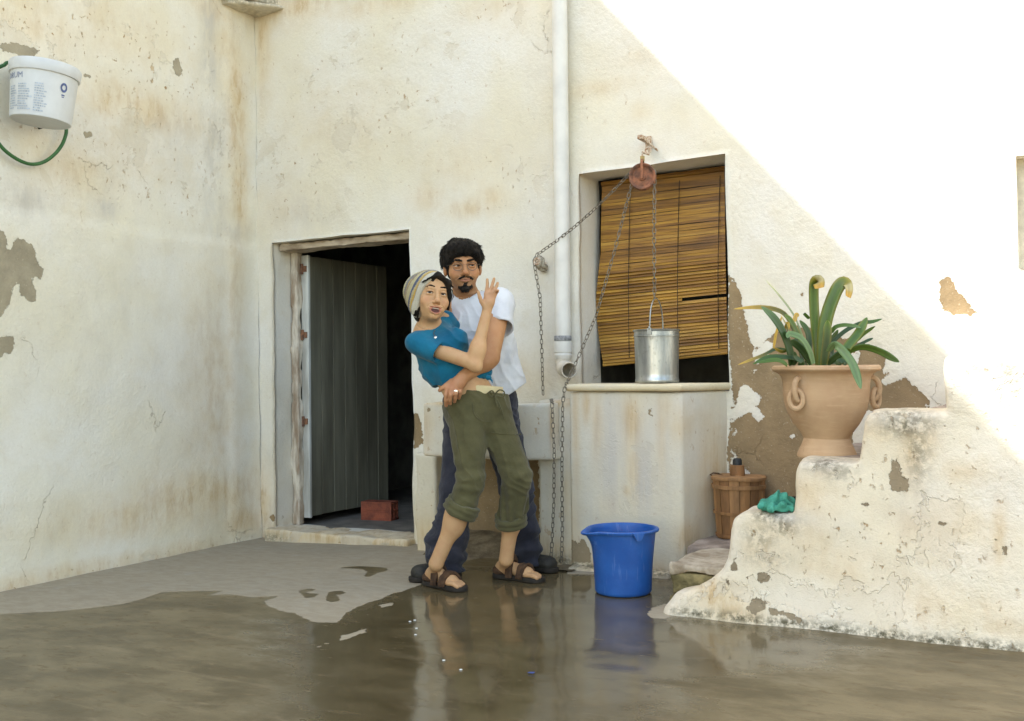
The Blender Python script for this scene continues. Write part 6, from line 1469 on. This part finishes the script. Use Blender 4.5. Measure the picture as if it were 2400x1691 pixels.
# pocket edge, drawstring
def onsurf(u, v, D0, ob):
    bv = ob; o = Vector(CAM); d = Vector(ray(u, v)).normalized(); hit, loc, nrm, ix = ob.ray_cast(o, d); return (np.array(loc)-np.array(d)*.002) if hit else Q(u, v, D0)
bpy.context.view_layer.update()
m = MB(); pk = [(1108, 946), (1109, 962), (1114, 975), (1124, 984), (1138, 989), (1150, 988)]; m.tube([onsurf(u, v, 5.03, tro) for u, v in [tuple(x) for x in spline(pk, 18)]], .0022, 5)
m.tube([onsurf(u, v, 5.03, tro) for u, v in [tuple(x) for x in spline([(1152, 1014), (1175, 1017), (1202, 1019), (1222, 1018)], 12)]], .0024, 5); m.build('pocket_seam', OLIVE, wom)
ds = onsurf(1160, 925, 5.03, tro)
m = MB()
def dr(*pp_): m.tube(spline([ds+NRh*a+NU*b+NT_*(.012+c) for a, b, c in pp_], 16), .0038, 6)
dr((0, 0, 0), (.022, .022, .012), (.045, .012, .015), (.040, -.012, .01), (.012, -.006, .006)); dr((0, 0, 0), (-.012, .018, .012), (-.028, .010, .008), (-.02, -.010, .004), (0, 0, 0)); dr((.004, -.004, 0), (.020, -.045, .01), (.034, -.085, .006), (.042, -.12, .0)); dr((.004, -.004, 0), (.006, -.035, .012), (.012, -.06, .01)); m.build('drawstring', OLIVE, wom)
# sandals
for he, to, an in footW:
    f, sd, L = foot_frame(he, to)
    pr = [FN(lambda p, he=he, f=f, sd=sd, L=L: np.maximum(np.sqrt((np.maximum(np.abs((p-he)@f-L/2)-(L/2-.035), 0))**2+((p-he)@sd)**2)-.046+.008*np.sin(((p-he)@f)/L*pi*1.2), np.abs(p[:, 2]-.0125)-.0115))]
    mid = (he+to)/2; V, F = sdf_np(pr, .0045, mid-np.array([.22, .22, .03+mid[2]]), mid+np.array([.22, .22, .05])); so2 = link('sandal_sole', mesh_np('sandal_sole', V, F), SOLE, wom)
    def strap(t0, wd, hgt, skew=0.0):
        c = he+f*L*t0; 
        def fs(p):
            s = (p-c)@f-skew*(p-c)@sd; q = np.sqrt(((p-c)@sd/.050)**2+((p[:, 2]-.012)/hgt)**2)
            return np.maximum(np.maximum(np.abs(q-1)*.04-.006, np.abs(s)-wd/2), .016-p[:, 2])
        V, F = sdf_np([FN(fs)], .004, c-np.array([.11, .11, .02+c[2]]), c+np.array([.11, .11, .16]), post=lambda p, d: d+.0022*fbm(p*40, 191, 2), post_amp=.006); link('sandal_strap', mesh_np('sandal_strap', V, F), SUEDE, wom)
    strap(.66, .038, .068, .15); strap(.36, .040, .098, -.25)
    U = [RC(he+f*.012+NU*.045, he+f*.012+NU*.048, .040, .040, 0)]
    sdf_obj('sandal_heel', [EL(he+f*.035+NU*.040, (.046, .046, .030), k=0), EL(he+f*.045+NU*.058, (.036, .036, .050), k=.0, op='s')], .0045, SUEDE, wom, post=lambda p, d: np.maximum(d, np.maximum(p[:, 2]-.062, .018-p[:, 2])))
# necklace with a pendant
pd_ = Q(1021, 788, 5.02); m = MB(); m.tube(spline([nk1+NRh*.045+NU*.03+NT_*.03, Q(1019, 776, 5.045), Q(1016, 782, 5.03), pd_], 14), .0016, 5); m.tube(spline([nk1-NRh*.05+NU*.02+NT_*.02, Q(990, 782, 5.05), Q(1006, 789, 5.03), pd_], 14), .0012, 5); m.build('necklace', WIRE, wom)
m = MB(); m.lathe([(0, -.010), (.007, -.007), (.009, 0), (.006, .006), (0, .009)], pd_-NU*.008+NT_*.004, 12); m.build('pendant', SILV, wom)
